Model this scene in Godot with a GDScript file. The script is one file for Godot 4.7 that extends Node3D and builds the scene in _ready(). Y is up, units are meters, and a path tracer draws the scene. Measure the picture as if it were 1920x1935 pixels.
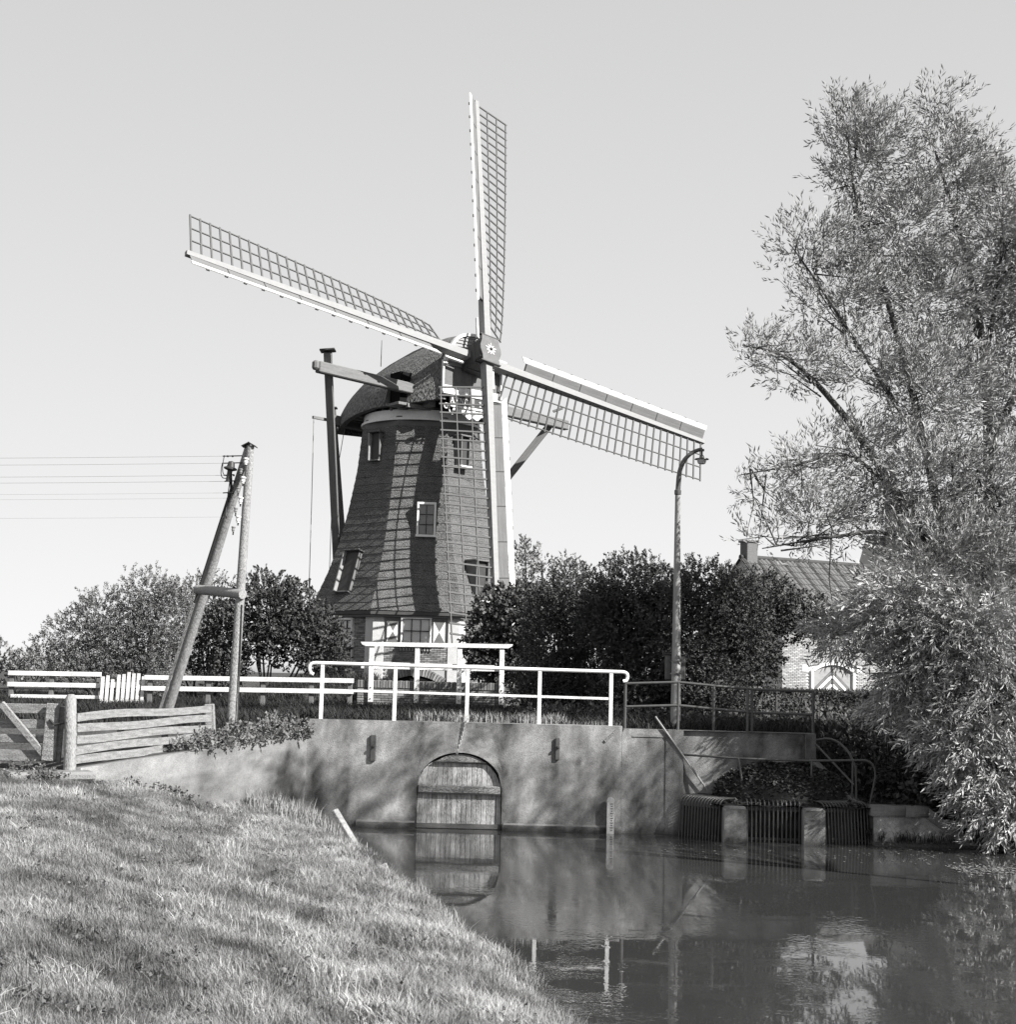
extends Node3D
# A thatched drainage mill behind a concrete sluice wall, in black and white. Metres, y up, water at y = 0.

const EXPO := 2.2
const SUN_AZ := 56.5      # degrees from "towards the camera", turning right
const SUN_EL := 35.5
var M := {}
var used := {}
var R := RandomNumberGenerator.new()

# ------------------------------------------------------------------ helpers: nodes
func numbered(called: String) -> String:
	if not used.has(called):
		used[called] = 0
		return called
	used[called] += 1
	return "%s_%03d" % [called, used[called]]

func tag(o: Node, label: String, category: String, group := "", kind := "") -> Node:
	o.set_meta("label", label)
	o.set_meta("category", category)
	if group: o.set_meta("group", group)
	if kind: o.set_meta("kind", kind)
	return o

func thing(called: String, label: String, category: String, at := Vector3.ZERO, group := "") -> Node3D:
	var o := Node3D.new()
	o.name = numbered(called)
	add_child(o)
	o.position = at
	tag(o, label, category, group)
	return o

func part_name(parent: Node, called: String) -> String:
	if parent == self: return numbered(called)
	var counts: Dictionary = parent.get_meta("counts") if parent.has_meta("counts") else {}
	var n: int = counts.get(called, 0)
	counts[called] = n + 1
	parent.set_meta("counts", counts)
	return called if n == 0 else "%s_%03d" % [called, n]

func put(parent: Node, called: String, mesh: Mesh, m: Material, tf := Transform3D.IDENTITY) -> MeshInstance3D:
	var o := MeshInstance3D.new()
	o.mesh = mesh
	o.material_override = m
	o.name = part_name(parent, called)
	o.transform = tf
	parent.add_child(o, true)
	return o

# ------------------------------------------------------------------ helpers: shapes
func st() -> SurfaceTool:
	var s := SurfaceTool.new()
	s.begin(Mesh.PRIMITIVE_TRIANGLES)
	return s

func done(s: SurfaceTool) -> ArrayMesh:
	s.generate_normals()
	return s.commit()

func tri(s: SurfaceTool, a: Vector3, b: Vector3, c: Vector3, sm := -1):
	s.set_smooth_group(sm)
	s.add_vertex(a); s.set_smooth_group(sm); s.add_vertex(b); s.set_smooth_group(sm); s.add_vertex(c)

func quad(s: SurfaceTool, a: Vector3, b: Vector3, c: Vector3, d: Vector3, sm := -1):
	tri(s, a, b, c, sm); tri(s, a, c, d, sm)

func hexa(s: SurfaceTool, p: Array):
	# p: 0-3 bottom ring counter-clockwise from above, 4-7 top ring
	quad(s, p[4], p[7], p[6], p[5]); quad(s, p[0], p[1], p[2], p[3])
	for i in 4:
		var j := (i + 1) % 4
		quad(s, p[i], p[i + 4], p[j + 4], p[j])

func cbox(s: SurfaceTool, tf: Transform3D, size: Vector3, ch := 0.0):
	var h := size / 2.0
	if ch <= 0.0:
		var p := []
		for y in [-h.y, h.y]:
			for q in [[-1, 1], [1, 1], [1, -1], [-1, -1]]:
				p.append(tf * Vector3(q[0] * h.x, y, q[1] * h.z))
		hexa(s, p)
		return
	var c := minf(ch, minf(h.x, minf(h.y, h.z)) * 0.9)
	var f := func(sx, sy, sz, k) -> Vector3:
		var v := Vector3(h.x - (0.0 if k == 0 else c), h.y - (0.0 if k == 1 else c), h.z - (0.0 if k == 2 else c))
		return tf * Vector3(v.x * sx, v.y * sy, v.z * sz)
	for sg in [-1, 1]:
		var q := [[-1, -1], [1, -1], [1, 1], [-1, 1]]
		var a := []; var b := []; var d := []
		for e in q:
			a.append(f.call(sg, e[0], e[1], 0)); b.append(f.call(e[1], sg, e[0], 1)); d.append(f.call(e[0], e[1], sg, 2))
		for face in [a, b, d]:
			if sg < 0: quad(s, face[0], face[1], face[2], face[3])
			else: quad(s, face[3], face[2], face[1], face[0])
		for sh in [-1, 1]:
			var w: int = sg * sh
			var e1 := [f.call(sg, sh, -1, 0), f.call(sg, sh, 1, 0), f.call(sg, sh, 1, 1), f.call(sg, sh, -1, 1)]
			var e2 := [f.call(-1, sg, sh, 1), f.call(1, sg, sh, 1), f.call(1, sg, sh, 2), f.call(-1, sg, sh, 2)]
			var e3 := [f.call(sh, -1, sg, 2), f.call(sh, 1, sg, 2), f.call(sh, 1, sg, 0), f.call(sh, -1, sg, 0)]
			for e in [e1, e2, e3]:
				if w > 0: quad(s, e[0], e[1], e[2], e[3])
				else: quad(s, e[3], e[2], e[1], e[0])
			for sz in [-1, 1]:
				if w * sz > 0: tri(s, f.call(sg, sh, sz, 0), f.call(sg, sh, sz, 2), f.call(sg, sh, sz, 1))
				else: tri(s, f.call(sg, sh, sz, 0), f.call(sg, sh, sz, 1), f.call(sg, sh, sz, 2))

func boxm(size: Vector3, ch := 0.0) -> ArrayMesh:
	var s := st()
	cbox(s, Transform3D.IDENTITY, size, ch)
	return done(s)

# a frame whose x runs from a to b and whose y leans to "up"
func along(a: Vector3, b: Vector3, up := Vector3.UP) -> Transform3D:
	var x := (b - a).normalized()
	if absf(x.dot(up.normalized())) > 0.98: up = Vector3(0, 0, 1) if absf(x.z) < 0.9 else Vector3.RIGHT
	var z := x.cross(up).normalized()
	return Transform3D(Basis(x, z.cross(x), z), (a + b) / 2.0)

func bar(parent: Node, called: String, a: Vector3, b: Vector3, h: float, w: float, m: Material, up := Vector3.UP, ch := 0.0) -> MeshInstance3D:
	return put(parent, called, boxm(Vector3(a.distance_to(b), h, w), ch), m, along(a, b, up))

func tube(s: SurfaceTool, pts: Array, rad: Array, n := 8, cap := true):
	var rings := []
	var last := Vector3.ZERO
	for i in pts.size():
		var d: Vector3 = (pts[mini(i + 1, pts.size() - 1)] - pts[maxi(i - 1, 0)]).normalized()
		var u := last
		if i == 0: u = Vector3.UP if absf(d.y) < 0.9 else Vector3.RIGHT
		var x := (u - d * u.dot(d)).normalized()
		last = x
		var y := d.cross(x)
		var r: float = rad[mini(i, rad.size() - 1)]
		var ring := []
		for k in n:
			var t := TAU * k / n
			ring.append(pts[i] + (x * cos(t) + y * sin(t)) * r)
		rings.append(ring)
	for i in pts.size() - 1:
		for k in n:
			var l := (k + 1) % n
			quad(s, rings[i][k], rings[i + 1][k], rings[i + 1][l], rings[i][l], 1)
	if cap:
		for k in range(1, n - 1):
			tri(s, rings[0][0], rings[0][k], rings[0][k + 1])
			tri(s, rings[-1][0], rings[-1][k + 1], rings[-1][k])

func pipe(parent: Node, called: String, pts: Array, rad: Array, m: Material, n := 8) -> MeshInstance3D:
	var s := st()
	tube(s, pts, rad, n)
	return put(parent, called, done(s), m)

# flat rectangular strip following points (a plank that sags or warps)
func strip(s: SurfaceTool, pts: Array, h: float, w: float, side: Vector3):
	var prev := []
	for i in pts.size():
		var d: Vector3 = (pts[mini(i + 1, pts.size() - 1)] - pts[maxi(i - 1, 0)]).normalized()
		var z := (side - d * side.dot(d)).normalized()
		var y := z.cross(d)
		var p: Vector3 = pts[i]
		var ring := [p - y * h / 2 - z * w / 2, p - y * h / 2 + z * w / 2, p + y * h / 2 + z * w / 2, p + y * h / 2 - z * w / 2]
		if i == 0: quad(s, ring[0], ring[1], ring[2], ring[3])
		else:
			for k in 4: quad(s, prev[k], ring[k], ring[(k + 1) % 4], prev[(k + 1) % 4])
		if i == pts.size() - 1: quad(s, ring[3], ring[2], ring[1], ring[0])
		prev = ring

# a polygon (xy) pulled through depth z0..z1, placed by tf
func prism(s: SurfaceTool, poly: PackedVector2Array, z0: float, z1: float, tf := Transform3D.IDENTITY):
	var p := poly
	if Geometry2D.is_polygon_clockwise(p):
		p = p.duplicate()
		p.reverse()
	var ix := Geometry2D.triangulate_polygon(p)
	for i in range(0, ix.size(), 3):
		var a := p[ix[i]]; var b := p[ix[i + 1]]; var c := p[ix[i + 2]]
		if (b - a).cross(c - a) < 0.0:
			var t := b
			b = c; c = t
		tri(s, tf * Vector3(a.x, a.y, z1), tf * Vector3(c.x, c.y, z1), tf * Vector3(b.x, b.y, z1))
		tri(s, tf * Vector3(a.x, a.y, z0), tf * Vector3(b.x, b.y, z0), tf * Vector3(c.x, c.y, z0))
	for i in p.size():
		var a := p[i]; var b := p[(i + 1) % p.size()]
		quad(s, tf * Vector3(a.x, a.y, z0), tf * Vector3(a.x, a.y, z1), tf * Vector3(b.x, b.y, z1), tf * Vector3(b.x, b.y, z0))

func prismm(poly: PackedVector2Array, z0: float, z1: float) -> ArrayMesh:
	var s := st()
	prism(s, poly, z0, z1)
	return done(s)

func lathe(s: SurfaceTool, prof: Array, tf := Transform3D.IDENTITY, n := 20):
	for i in prof.size() - 1:
		for k in n:
			var t0 := TAU * k / n; var t1 := TAU * (k + 1) / n
			var a: Vector2 = prof[i]; var b: Vector2 = prof[i + 1]
			quad(s, tf * Vector3(a.x * sin(t0), a.y, a.x * cos(t0)), tf * Vector3(b.x * sin(t0), b.y, b.x * cos(t0)), tf * Vector3(b.x * sin(t1), b.y, b.x * cos(t1)), tf * Vector3(a.x * sin(t1), a.y, a.x * cos(t1)), 2 + i)

# ------------------------------------------------------------------ helpers: materials (grey: the photograph is black and white)
func fnoise(sd: int, freq: float, oct := 4, kind := FastNoiseLite.TYPE_SIMPLEX_SMOOTH) -> FastNoiseLite:
	var n := FastNoiseLite.new()
	n.seed = sd
	n.frequency = freq
	n.noise_type = kind
	n.fractal_octaves = oct
	return n

# layers: [seed, frequency, weight, contrast]; tones in linear light
func tex(lo: float, hi: float, layers: Array, size := 512) -> ImageTexture:
	var datas := []
	for l in layers:
		var im: Image = fnoise(l[0], l[1], 4).get_seamless_image(size, size)
		im.convert(Image.FORMAT_L8)
		datas.append(im.get_data())
	var out := PackedByteArray()
	out.resize(size * size)
	var lut := PackedByteArray()
	for i in 256:
		lut.append(int(clampf(Color(1, 1, 1).lerp(Color(1, 1, 1), 0).r * pow(lerpf(lo, hi, i / 255.0), 1.0 / 2.2) * 255.0, 0, 255)))
	for i in out.size():
		var v := 0.0
		for k in layers.size():
			var x: float = (datas[k][i] / 255.0 - 0.5) * layers[k][3]
			v += clampf(x, -0.5, 0.5) * layers[k][2]
		out[i] = lut[int(clampf(v + 0.5, 0.0, 1.0) * 255.0)]
	var img := Image.create_from_data(size, size, false, Image.FORMAT_L8, out)
	img.convert(Image.FORMAT_RGB8)
	return ImageTexture.create_from_image(img)

func bump(sd: int, freq: float, strength: float, size := 512, oct := 4) -> ImageTexture:
	var im: Image = fnoise(sd, freq, oct).get_seamless_image(size, size)
	im.convert(Image.FORMAT_RGBA8)
	im.bump_map_to_normal_map(strength)
	return ImageTexture.create_from_image(im)

func mat(called: String, t: Texture2D, rough := 0.9, scale := Vector3.ONE, world := true, nrm: Texture2D = null, nstr := 1.0, spec := 0.3) -> StandardMaterial3D:
	var m := StandardMaterial3D.new()
	m.albedo_texture = t
	m.roughness = rough
	m.metallic_specular = spec
	m.uv1_triplanar = true
	m.uv1_world_triplanar = world
	m.uv1_scale = scale
	if nrm:
		m.normal_enabled = true
		m.normal_texture = nrm
		m.normal_scale = nstr
	M[called] = m
	return m

func plain(called: String, lin: float, rough := 0.8, spec := 0.3, metal := 0.0) -> StandardMaterial3D:
	var m := StandardMaterial3D.new()
	var g := Color(lin, lin, lin).linear_to_srgb()
	m.albedo_color = g
	m.roughness = rough
	m.metallic_specular = spec
	m.metallic = metal
	M[called] = m
	return m

func leafmat(called: String, lin: float, back: float, rough := 0.6) -> StandardMaterial3D:
	var m := plain(called, lin, rough, 0.35)
	m.vertex_color_use_as_albedo = true
	m.backlight_enabled = true
	m.backlight = Color(back, back, back).linear_to_srgb()
	m.cull_mode = BaseMaterial3D.CULL_DISABLED
	return m

func materials():
	var grain := [[11, 0.012, 0.5, 1.2], [12, 0.09, 0.6, 1.3]]
	var fine := bump(21, 0.16, 6.0)
	var coarse := bump(22, 0.05, 8.0)
	mat("thatch", tex(0.045, 0.225, [[31, 0.012, 0.35, 1.4], [32, 0.16, 1.1, 2.8]]), 0.95, Vector3(0.4, 0.2, 0.4), true, bump(33, 0.2, 10.0), 1.2, 0.1)
	mat("cap_thatch", tex(0.03, 0.3, [[34, 0.02, 0.2, 1.0], [35, 0.16, 1.1, 2.4]]), 0.95, Vector3(0.45, 0.07, 0.45), true, bump(36, 0.16, 10.0), 1.0, 0.1)
	mat("white", tex(0.4, 0.82, [[41, 0.01, 0.5, 1.2], [42, 0.09, 0.7, 1.6]]), 0.55, Vector3(0.6, 0.6, 0.6), false, null, 1.0, 0.4)
	mat("board", tex(0.11, 0.19, [[43, 0.01, 0.6, 1.2], [44, 0.1, 0.5, 1.4]]), 0.7, Vector3(0.15, 1.5, 1.5), false)
	mat("board_light", tex(0.2, 0.3, [[43, 0.01, 0.6, 1.2], [44, 0.1, 0.5, 1.4]]), 0.75, Vector3(0.3, 1.5, 1.5), false)
	plain("bar_wood", 0.1, 0.8)
	mat("dark_beam", tex(0.07, 0.13, grain), 0.75, Vector3(0.12, 1.4, 1.4), false)
	mat("stock", tex(0.19, 0.28, grain), 0.6, Vector3(0.15, 1.2, 1.2), false)
	mat("dark_paint", tex(0.035, 0.06, grain), 0.6, Vector3(0.5, 0.5, 0.5), false)
	mat("frieze", tex(0.10, 0.16, grain), 0.8, Vector3(0.4, 0.4, 0.4), false)
	mat("ring", tex(0.62, 0.8, grain), 0.7, Vector3(0.4, 0.4, 0.4), true)
	mat("beam", tex(0.11, 0.2, grain), 0.75, Vector3(0.12, 1.4, 1.4), false)
	mat("wood", tex(0.09, 0.3, [[51, 0.012, 0.6, 1.4], [52, 0.07, 0.8, 1.8]]), 0.9, Vector3(0.25, 2.6, 2.6), false, bump(53, 0.09, 8.0), 0.8)
	mat("pole", tex(0.15, 0.36, [[54, 0.012, 0.5, 1.4], [55, 0.08, 0.8, 1.6]]), 0.9, Vector3(2.2, 0.25, 2.2), true, bump(56, 0.09, 8.0), 0.8)
	mat("gatewood", tex(0.15, 0.46, [[57, 0.012, 0.6, 1.4], [58, 0.06, 0.8, 1.8]]), 0.9, Vector3(2.6, 0.3, 2.6), true, bump(59, 0.09, 6.0), 0.6)
	mat("gatewood_pale", tex(0.2, 0.52, [[57, 0.012, 0.6, 1.4], [58, 0.06, 0.8, 1.8]]), 0.9, Vector3(2.6, 0.3, 2.6), true, null)
	mat("dark_wood", tex(0.05, 0.11, grain), 0.9, Vector3(0.4, 2, 2), false)
	var conc := tex(0.5, 1.15, [[61, 0.008, 0.35, 1.2], [62, 0.03, 0.4, 1.5], [63, 0.14, 1.0, 2.4]], 1024)
	mat("concrete", conc, 0.95, Vector3(0.45, 0.45, 0.45), true, fine, 0.18, 0.15)
	M.concrete.vertex_color_use_as_albedo = true
	mat("concrete_plain", tex(0.13, 0.27, [[64, 0.01, 0.4, 1.3], [65, 0.18, 0.8, 1.7]]), 0.95, Vector3(0.6, 0.6, 0.6), true, fine, 0.7, 0.15)
	mat("lamp_concrete", tex(0.16, 0.36, [[66, 0.01, 0.3, 1.3], [67, 0.25, 0.9, 2.0]]), 0.9, Vector3(1.2, 1.2, 1.2), true, fine, 0.5)
	mat("plaster", tex(0.4, 0.55, grain), 0.9, Vector3(0.6, 0.6, 0.6), true, fine, 0.4)
	for i in 4: mat("brick%d" % i, tex(0.1 + 0.035 * i, 0.18 + 0.05 * i, [[71 + i, 0.03, 0.6, 1.2], [76 + i, 0.2, 0.6, 1.5]], 256), 0.95, Vector3(1.5, 1.5, 1.5), true, null, 1.0, 0.1)
	mat("fence_wood", tex(0.12, 0.34, [[51, 0.012, 0.6, 1.4], [52, 0.07, 0.8, 1.8]]), 0.9, Vector3(0.5, 3.0, 0.5), true, bump(53, 0.09, 8.0), 0.8)
	plain("white_paint", 0.75, 0.5, 0.4)
	plain("grey_porcelain", 0.2, 0.3, 0.5)
	plain("wire_wood", 0.25, 0.8)
	leafmat("verge_leaf", 0.04, 0.015, 0.8)
	mat("tile_light", tex(0.08, 0.16, grain), 0.8, Vector3(1, 1, 1), true)
	for i in 3: mat("pale_brick%d" % i, tex(0.22 + 0.05 * i, 0.32 + 0.06 * i, grain, 256), 0.95, Vector3(1.5, 1.5, 1.5), true, null, 1.0, 0.1)
	plain("pale_mortar", 0.42, 0.95, 0.1)
	plain("mortar", 0.34, 0.95, 0.1)
	plain("dark_mortar", 0.2, 0.95, 0.1)
	mat("steel", tex(0.035, 0.085, grain), 0.4, Vector3(1, 1, 1), true, null, 1.0, 0.5)
	plain("iron", 0.03, 0.5, 0.5)
	plain("wire", 0.2, 0.5, 0.5)
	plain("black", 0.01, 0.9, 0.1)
	plain("chain_iron", 0.4, 0.5, 0.5)
	plain("porcelain", 0.6, 0.2, 0.6)
	plain("curtain", 0.8, 0.95, 0.1)
	plain("soil", 0.03, 1.0, 0.05)
	plain("lamp_glass", 0.45, 0.2, 0.5)
	var g := plain("glass", 0.02, 0.03, 0.6)
	g.transparency = BaseMaterial3D.TRANSPARENCY_ALPHA
	g.albedo_color.a = 0.12
	mat("tile", tex(0.035, 0.075, grain), 0.8, Vector3(1, 1, 1), true)
	leafmat("grass_leaf", 0.22, 0.09, 0.8)
	leafmat("rough_leaf", 0.3, 0.09, 0.8)
	leafmat("willow_leaf", 0.27, 0.12, 0.5)
	leafmat("willow_shoot_leaf", 0.36, 0.13, 0.5)
	leafmat("dark_leaf", 0.066, 0.03, 0.6)
	leafmat("mid_leaf", 0.13, 0.05, 0.6)
	leafmat("pale_leaf", 0.2, 0.1, 0.6)
	leafmat("dead_leaf", 0.03, 0.006, 0.7)
	leafmat("duckweed_leaf", 0.16, 0.02, 0.7)
	mat("bark", tex(0.03, 0.09, grain), 0.95, Vector3(2, 0.5, 2), true, coarse, 1.0)
	mat("earth", tex(0.035, 0.11, [[81, 0.01, 0.5, 1.4], [82, 0.1, 0.8, 1.6]]), 1.0, Vector3(0.5, 0.5, 0.5), true, coarse, 1.0, 0.05)

# ------------------------------------------------------------------ light, camera, air
func camera_and_light():
	var c := Camera3D.new()
	c.name = "camera"
	add_child(c)
	c.position = Vector3(0, 2.73, 0)
	c.rotation_degrees = Vector3(6.489, 0, 1.4)
	c.fov = 38.8
	c.near = 0.1
	c.far = 3000.0
	c.current = true
	var e := Environment.new()
	e.tonemap_mode = Environment.TONE_MAPPER_LINEAR
	e.tonemap_exposure = EXPO
	e.background_mode = Environment.BG_SKY
	var sky := Sky.new()
	var p := ProceduralSkyMaterial.new()
	var g := func(v: float) -> Color: return Color(v, v, v).linear_to_srgb()
	p.sky_top_color = g.call(0.54 / EXPO)
	p.sky_horizon_color = g.call(0.97 / EXPO)
	p.sky_curve = 0.26
	p.ground_bottom_color = g.call(0.05)
	p.ground_horizon_color = g.call(0.12)
	p.sun_angle_max = 1.0
	sky.sky_material = p
	e.sky = sky
	e.sdfgi_enabled = true
	e.ssao_enabled = true
	e.ssil_enabled = true
	var w := WorldEnvironment.new()
	w.name = "world_environment"
	w.environment = e
	add_child(w)
	var s := DirectionalLight3D.new()
	s.name = "sun"
	s.light_energy = 1.6
	s.light_color = Color(1, 0.995, 0.985)
	s.light_angular_distance = 0.5
	s.shadow_enabled = true
	add_child(s)
	s.look_at_from_position(Vector3.ZERO, -sun_dir(), Vector3.UP)

func sun_dir() -> Vector3:
	var a := deg_to_rad(SUN_AZ); var b := deg_to_rad(SUN_EL)
	return Vector3(sin(a) * cos(b), sin(b), cos(a) * cos(b))

# ------------------------------------------------------------------ the lie of the land
const WING_A := Vector2(-3.54, -26.6)
const WING_B := Vector2(-6.0, -21.0)

func shore(x: float, z: float) -> float:      # metres inland of the left bank's waterline
	return (x - 0.6) * -0.970 + (z + 11.5) * 0.2425 + 0.12 * sin(z * 1.7) + 0.08 * sin(z * 4.1 + 1.0)

func bank(s: float) -> float:
	if s < 0.0: return maxf(-0.9, s * 1.2)
	var k := [[0.0, 0.02], [0.25, 0.16], [0.6, 0.3], [1.9, 0.5], [2.9, 0.84], [4.2, 1.12], [7.0, 1.28], [12.0, 1.32], [400.0, 1.4]]
	for i in k.size() - 1:
		if s <= k[i + 1][0]: return lerpf(k[i][1], k[i + 1][1], smoothstep(0.0, 1.0, (s - k[i][0]) / (k[i + 1][0] - k[i][0])) * 0.5 + (s - k[i][0]) / (k[i + 1][0] - k[i][0]) * 0.5)
	return 1.4

func wing_side(x: float, z: float) -> float:  # metres behind the face of the wing wall
	var d := (WING_B - WING_A).normalized()
	return (Vector2(x, z) - WING_A).dot(Vector2(-d.y, d.x))

func ground(x: float, z: float) -> float:
	var bump_h := 0.05 * relief.get_noise_2d(x, z)
	var front := bank(shore(x, z)) + (bump_h if shore(x, z) > 0.3 else 0.0)
	# right bank
	var zs := -25.5 if x < 9.0 else -25.5 + (x - 9.0) * 2.0
	var right := -0.9
	if z < zs:
		right = minf(0.06 + (zs - z) * 0.36, 1.72) + bump_h
	else: right = maxf(-0.9, -(z - zs) * 1.0)
	# behind the walls
	var back := 1.78 + bump_h * 0.5
	if x < -4.0: back = lerpf(1.78, 1.6 + 0.05 * clampf((-28.0 - z) / 6.0, 0, 5), smoothstep(-4.0, -5.5, x))
	var mound := smoothstep(-39.0, -39.25, z) if x > -3.9 and x < 0.4 else smoothstep(-39.5, -43.0, z)
	mound *= smoothstep(-8.5, -5.5, x) if z < -39.3 else 1.0
	mound *= smoothstep(14.0, 8.0, x)
	back = lerpf(back, 2.52, mound)
	if z < -60.0: back = lerpf(back, 1.7, smoothstep(-60.0, -75.0, z))
	if x > 5.6:
		var k := smoothstep(5.6, 7.0, x)
		if z < -26.6: return lerpf(minf(back, 0.9 + (-26.6 - z) * 0.4), minf(back, right + 0.25), k)
		return right if x > 6.4 else -0.9
	if z < -27.15: return back
	if z < -26.6 and x > -3.75: return lerpf(-0.9, back, clampf((-27.0 - z) / 0.15, 0, 1))
	if z < -26.6: return back
	# left bank, with the wing wall holding up the higher side
	var ws := wing_side(x, z)
	var up := lerpf(1.6, 1.24, clampf((z + 26.6) / 5.6, 0, 1)) + bump_h
	if z < -20.9: return lerpf(front, up, clampf((ws - 0.1) / 0.15, 0, 1))
	return lerpf(maxf(front, lerpf(front, up, clampf((ws - 0.1) / 0.6, 0, 1))), front, clampf((z + 20.9) / 3.0, 0, 1))

func steps(list: Array) -> PackedFloat32Array:   # [from, to, step] runs
	var o := PackedFloat32Array()
	for l in list:
		var v: float = l[0]
		while v < l[1] - 0.001:
			o.append(v)
			v += l[2]
	return o

func land():
	var xs := steps([[-800, -100, 100], [-100, -30, 10], [-30, -9, 1.0], [-9, 9, 0.18], [9, 16, 0.5], [16, 40, 2.0], [40, 100, 10], [100, 801, 100]])
	var zs := steps([[-1500, -200, 100], [-200, -80, 15], [-80, -45, 2.0], [-45, -38, 0.25], [-38, -27.5, 0.5], [-27.5, -26.5, 0.05], [-26.5, -4, 0.15], [-4, 6, 1.0], [6, 41, 5]])
	var s := SurfaceTool.new()
	s.begin(Mesh.PRIMITIVE_TRIANGLES)
	s.set_smooth_group(1)
	for z in zs:
		for x in xs: s.add_vertex(Vector3(x, ground(x, z), z))
	var n := xs.size()
	for j in zs.size() - 1:
		for i in n - 1:
			var a := j * n + i
			for k in [a, a + 1, a + n + 1, a, a + n + 1, a + n]: s.add_index(k)
	s.generate_normals()
	var o := put(self, "ground", s.commit(), M.earth)
	tag(o, "grassy ground of the dike and canal banks", "ground", "", "structure")
	# water
	var im: Image = fnoise(91, 0.03, 3).get_seamless_image(1024, 1024)
	var im2: Image = fnoise(92, 0.004, 2).get_seamless_image(1024, 1024)
	im.convert(Image.FORMAT_L8); im2.convert(Image.FORMAT_L8)
	var d := im.get_data(); var d2 := im2.get_data()
	for i in d.size():
		var k := clampf((d2[i] / 255.0 - 0.42) * 3.2, 0.1, 1.0)
		d[i] = int(128.0 + (d[i] - 128.0) * k)
	var hm := Image.create_from_data(1024, 1024, false, Image.FORMAT_L8, d)
	hm.convert(Image.FORMAT_RGBA8)
	hm.bump_map_to_normal_map(3.0)
	var m := plain("water", 0.034, 0.02, 0.5)
	m.normal_enabled = true
	m.normal_texture = ImageTexture.create_from_image(hm)
	m.normal_scale = 0.09
	m.uv1_triplanar = true
	m.uv1_world_triplanar = true
	m.uv1_scale = Vector3(0.27, 0.27, 0.27)
	var pm := PlaneMesh.new()
	pm.size = Vector2(90, 60)
	var w := put(self, "water", pm, m, Transform3D(Basis.IDENTITY, Vector3(30, 0, 3.2)))
	tag(w, "dark still canal water with small ripples", "water", "", "structure")

# ------------------------------------------------------------------ concrete
var relief := fnoise(7, 0.45, 3)
var stain := FastNoiseLite.new()
var blotch := FastNoiseLite.new()
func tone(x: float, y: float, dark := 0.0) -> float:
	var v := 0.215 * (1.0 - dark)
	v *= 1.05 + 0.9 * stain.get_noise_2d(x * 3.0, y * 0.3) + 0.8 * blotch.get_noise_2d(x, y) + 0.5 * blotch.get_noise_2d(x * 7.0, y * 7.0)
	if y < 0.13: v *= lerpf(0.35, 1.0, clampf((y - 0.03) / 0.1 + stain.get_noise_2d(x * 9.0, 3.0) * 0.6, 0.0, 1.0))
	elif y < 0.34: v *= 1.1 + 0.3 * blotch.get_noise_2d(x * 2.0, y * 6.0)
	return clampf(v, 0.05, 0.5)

# a stained face in the plane of a and b (plan points), from bottom to top
func face(s: SurfaceTool, a: Vector2, b: Vector2, bot: Callable, top: Callable, dark := 0.0):
	var len_ := a.distance_to(b)
	var n := int(maxf(1.0, ceil(len_ / 0.07)))
	var rows := 26
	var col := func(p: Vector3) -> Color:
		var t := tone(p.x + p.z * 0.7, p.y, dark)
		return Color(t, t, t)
	for i in n:
		var p0 := a.lerp(b, float(i) / n); var p1 := a.lerp(b, float(i + 1) / n)
		var b0: float = bot.call(len_ * i / n); var b1: float = bot.call(len_ * (i + 1) / n)
		var t0: float = top.call(len_ * i / n); var t1: float = top.call(len_ * (i + 1) / n)
		for j in rows:
			var v := [Vector3(p0.x, lerpf(b0, t0, float(j) / rows), p0.y), Vector3(p1.x, lerpf(b1, t1, float(j) / rows), p1.y), Vector3(p1.x, lerpf(b1, t1, float(j + 1) / rows), p1.y), Vector3(p0.x, lerpf(b0, t0, float(j + 1) / rows), p0.y)]
			for k in [0, 2, 1, 0, 3, 2]:
				s.set_color(col.call(v[k]))
				s.add_vertex(v[k])

func cquad(s: SurfaceTool, a: Vector3, b: Vector3, c: Vector3, d: Vector3, t := 0.2):
	for v in [a, b, c, a, c, d]:
		s.set_color(Color(t, t, t))
		s.add_vertex(v)

func cblock(s: SurfaceTool, lo: Vector3, hi: Vector3, t := 0.2):
	var p := func(x, y, z) -> Vector3: return Vector3(hi.x if x else lo.x, hi.y if y else lo.y, hi.z if z else lo.z)
	cquad(s, p.call(0, 1, 1), p.call(0, 1, 0), p.call(1, 1, 0), p.call(1, 1, 1), t)
	cquad(s, p.call(0, 0, 1), p.call(0, 1, 1), p.call(1, 1, 1), p.call(1, 0, 1), t)
	cquad(s, p.call(1, 0, 0), p.call(1, 1, 0), p.call(0, 1, 0), p.call(0, 0, 0), t)
	cquad(s, p.call(0, 0, 0), p.call(0, 1, 0), p.call(0, 1, 1), p.call(0, 0, 1), t)
	cquad(s, p.call(1, 0, 1), p.call(1, 1, 1), p.call(1, 1, 0), p.call(1, 0, 0), t)

const ARCH_X := -0.755
const ARCH_R := 0.768
const ARCH_H := 0.62
const ARCH_Y := 0.74
func arch_y(x: float) -> float:
	var k := (x - ARCH_X) / ARCH_R
	return -1.0 if absf(k) >= 0.999 else ARCH_Y + ARCH_H * sqrt(1.0 - k * k)

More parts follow.
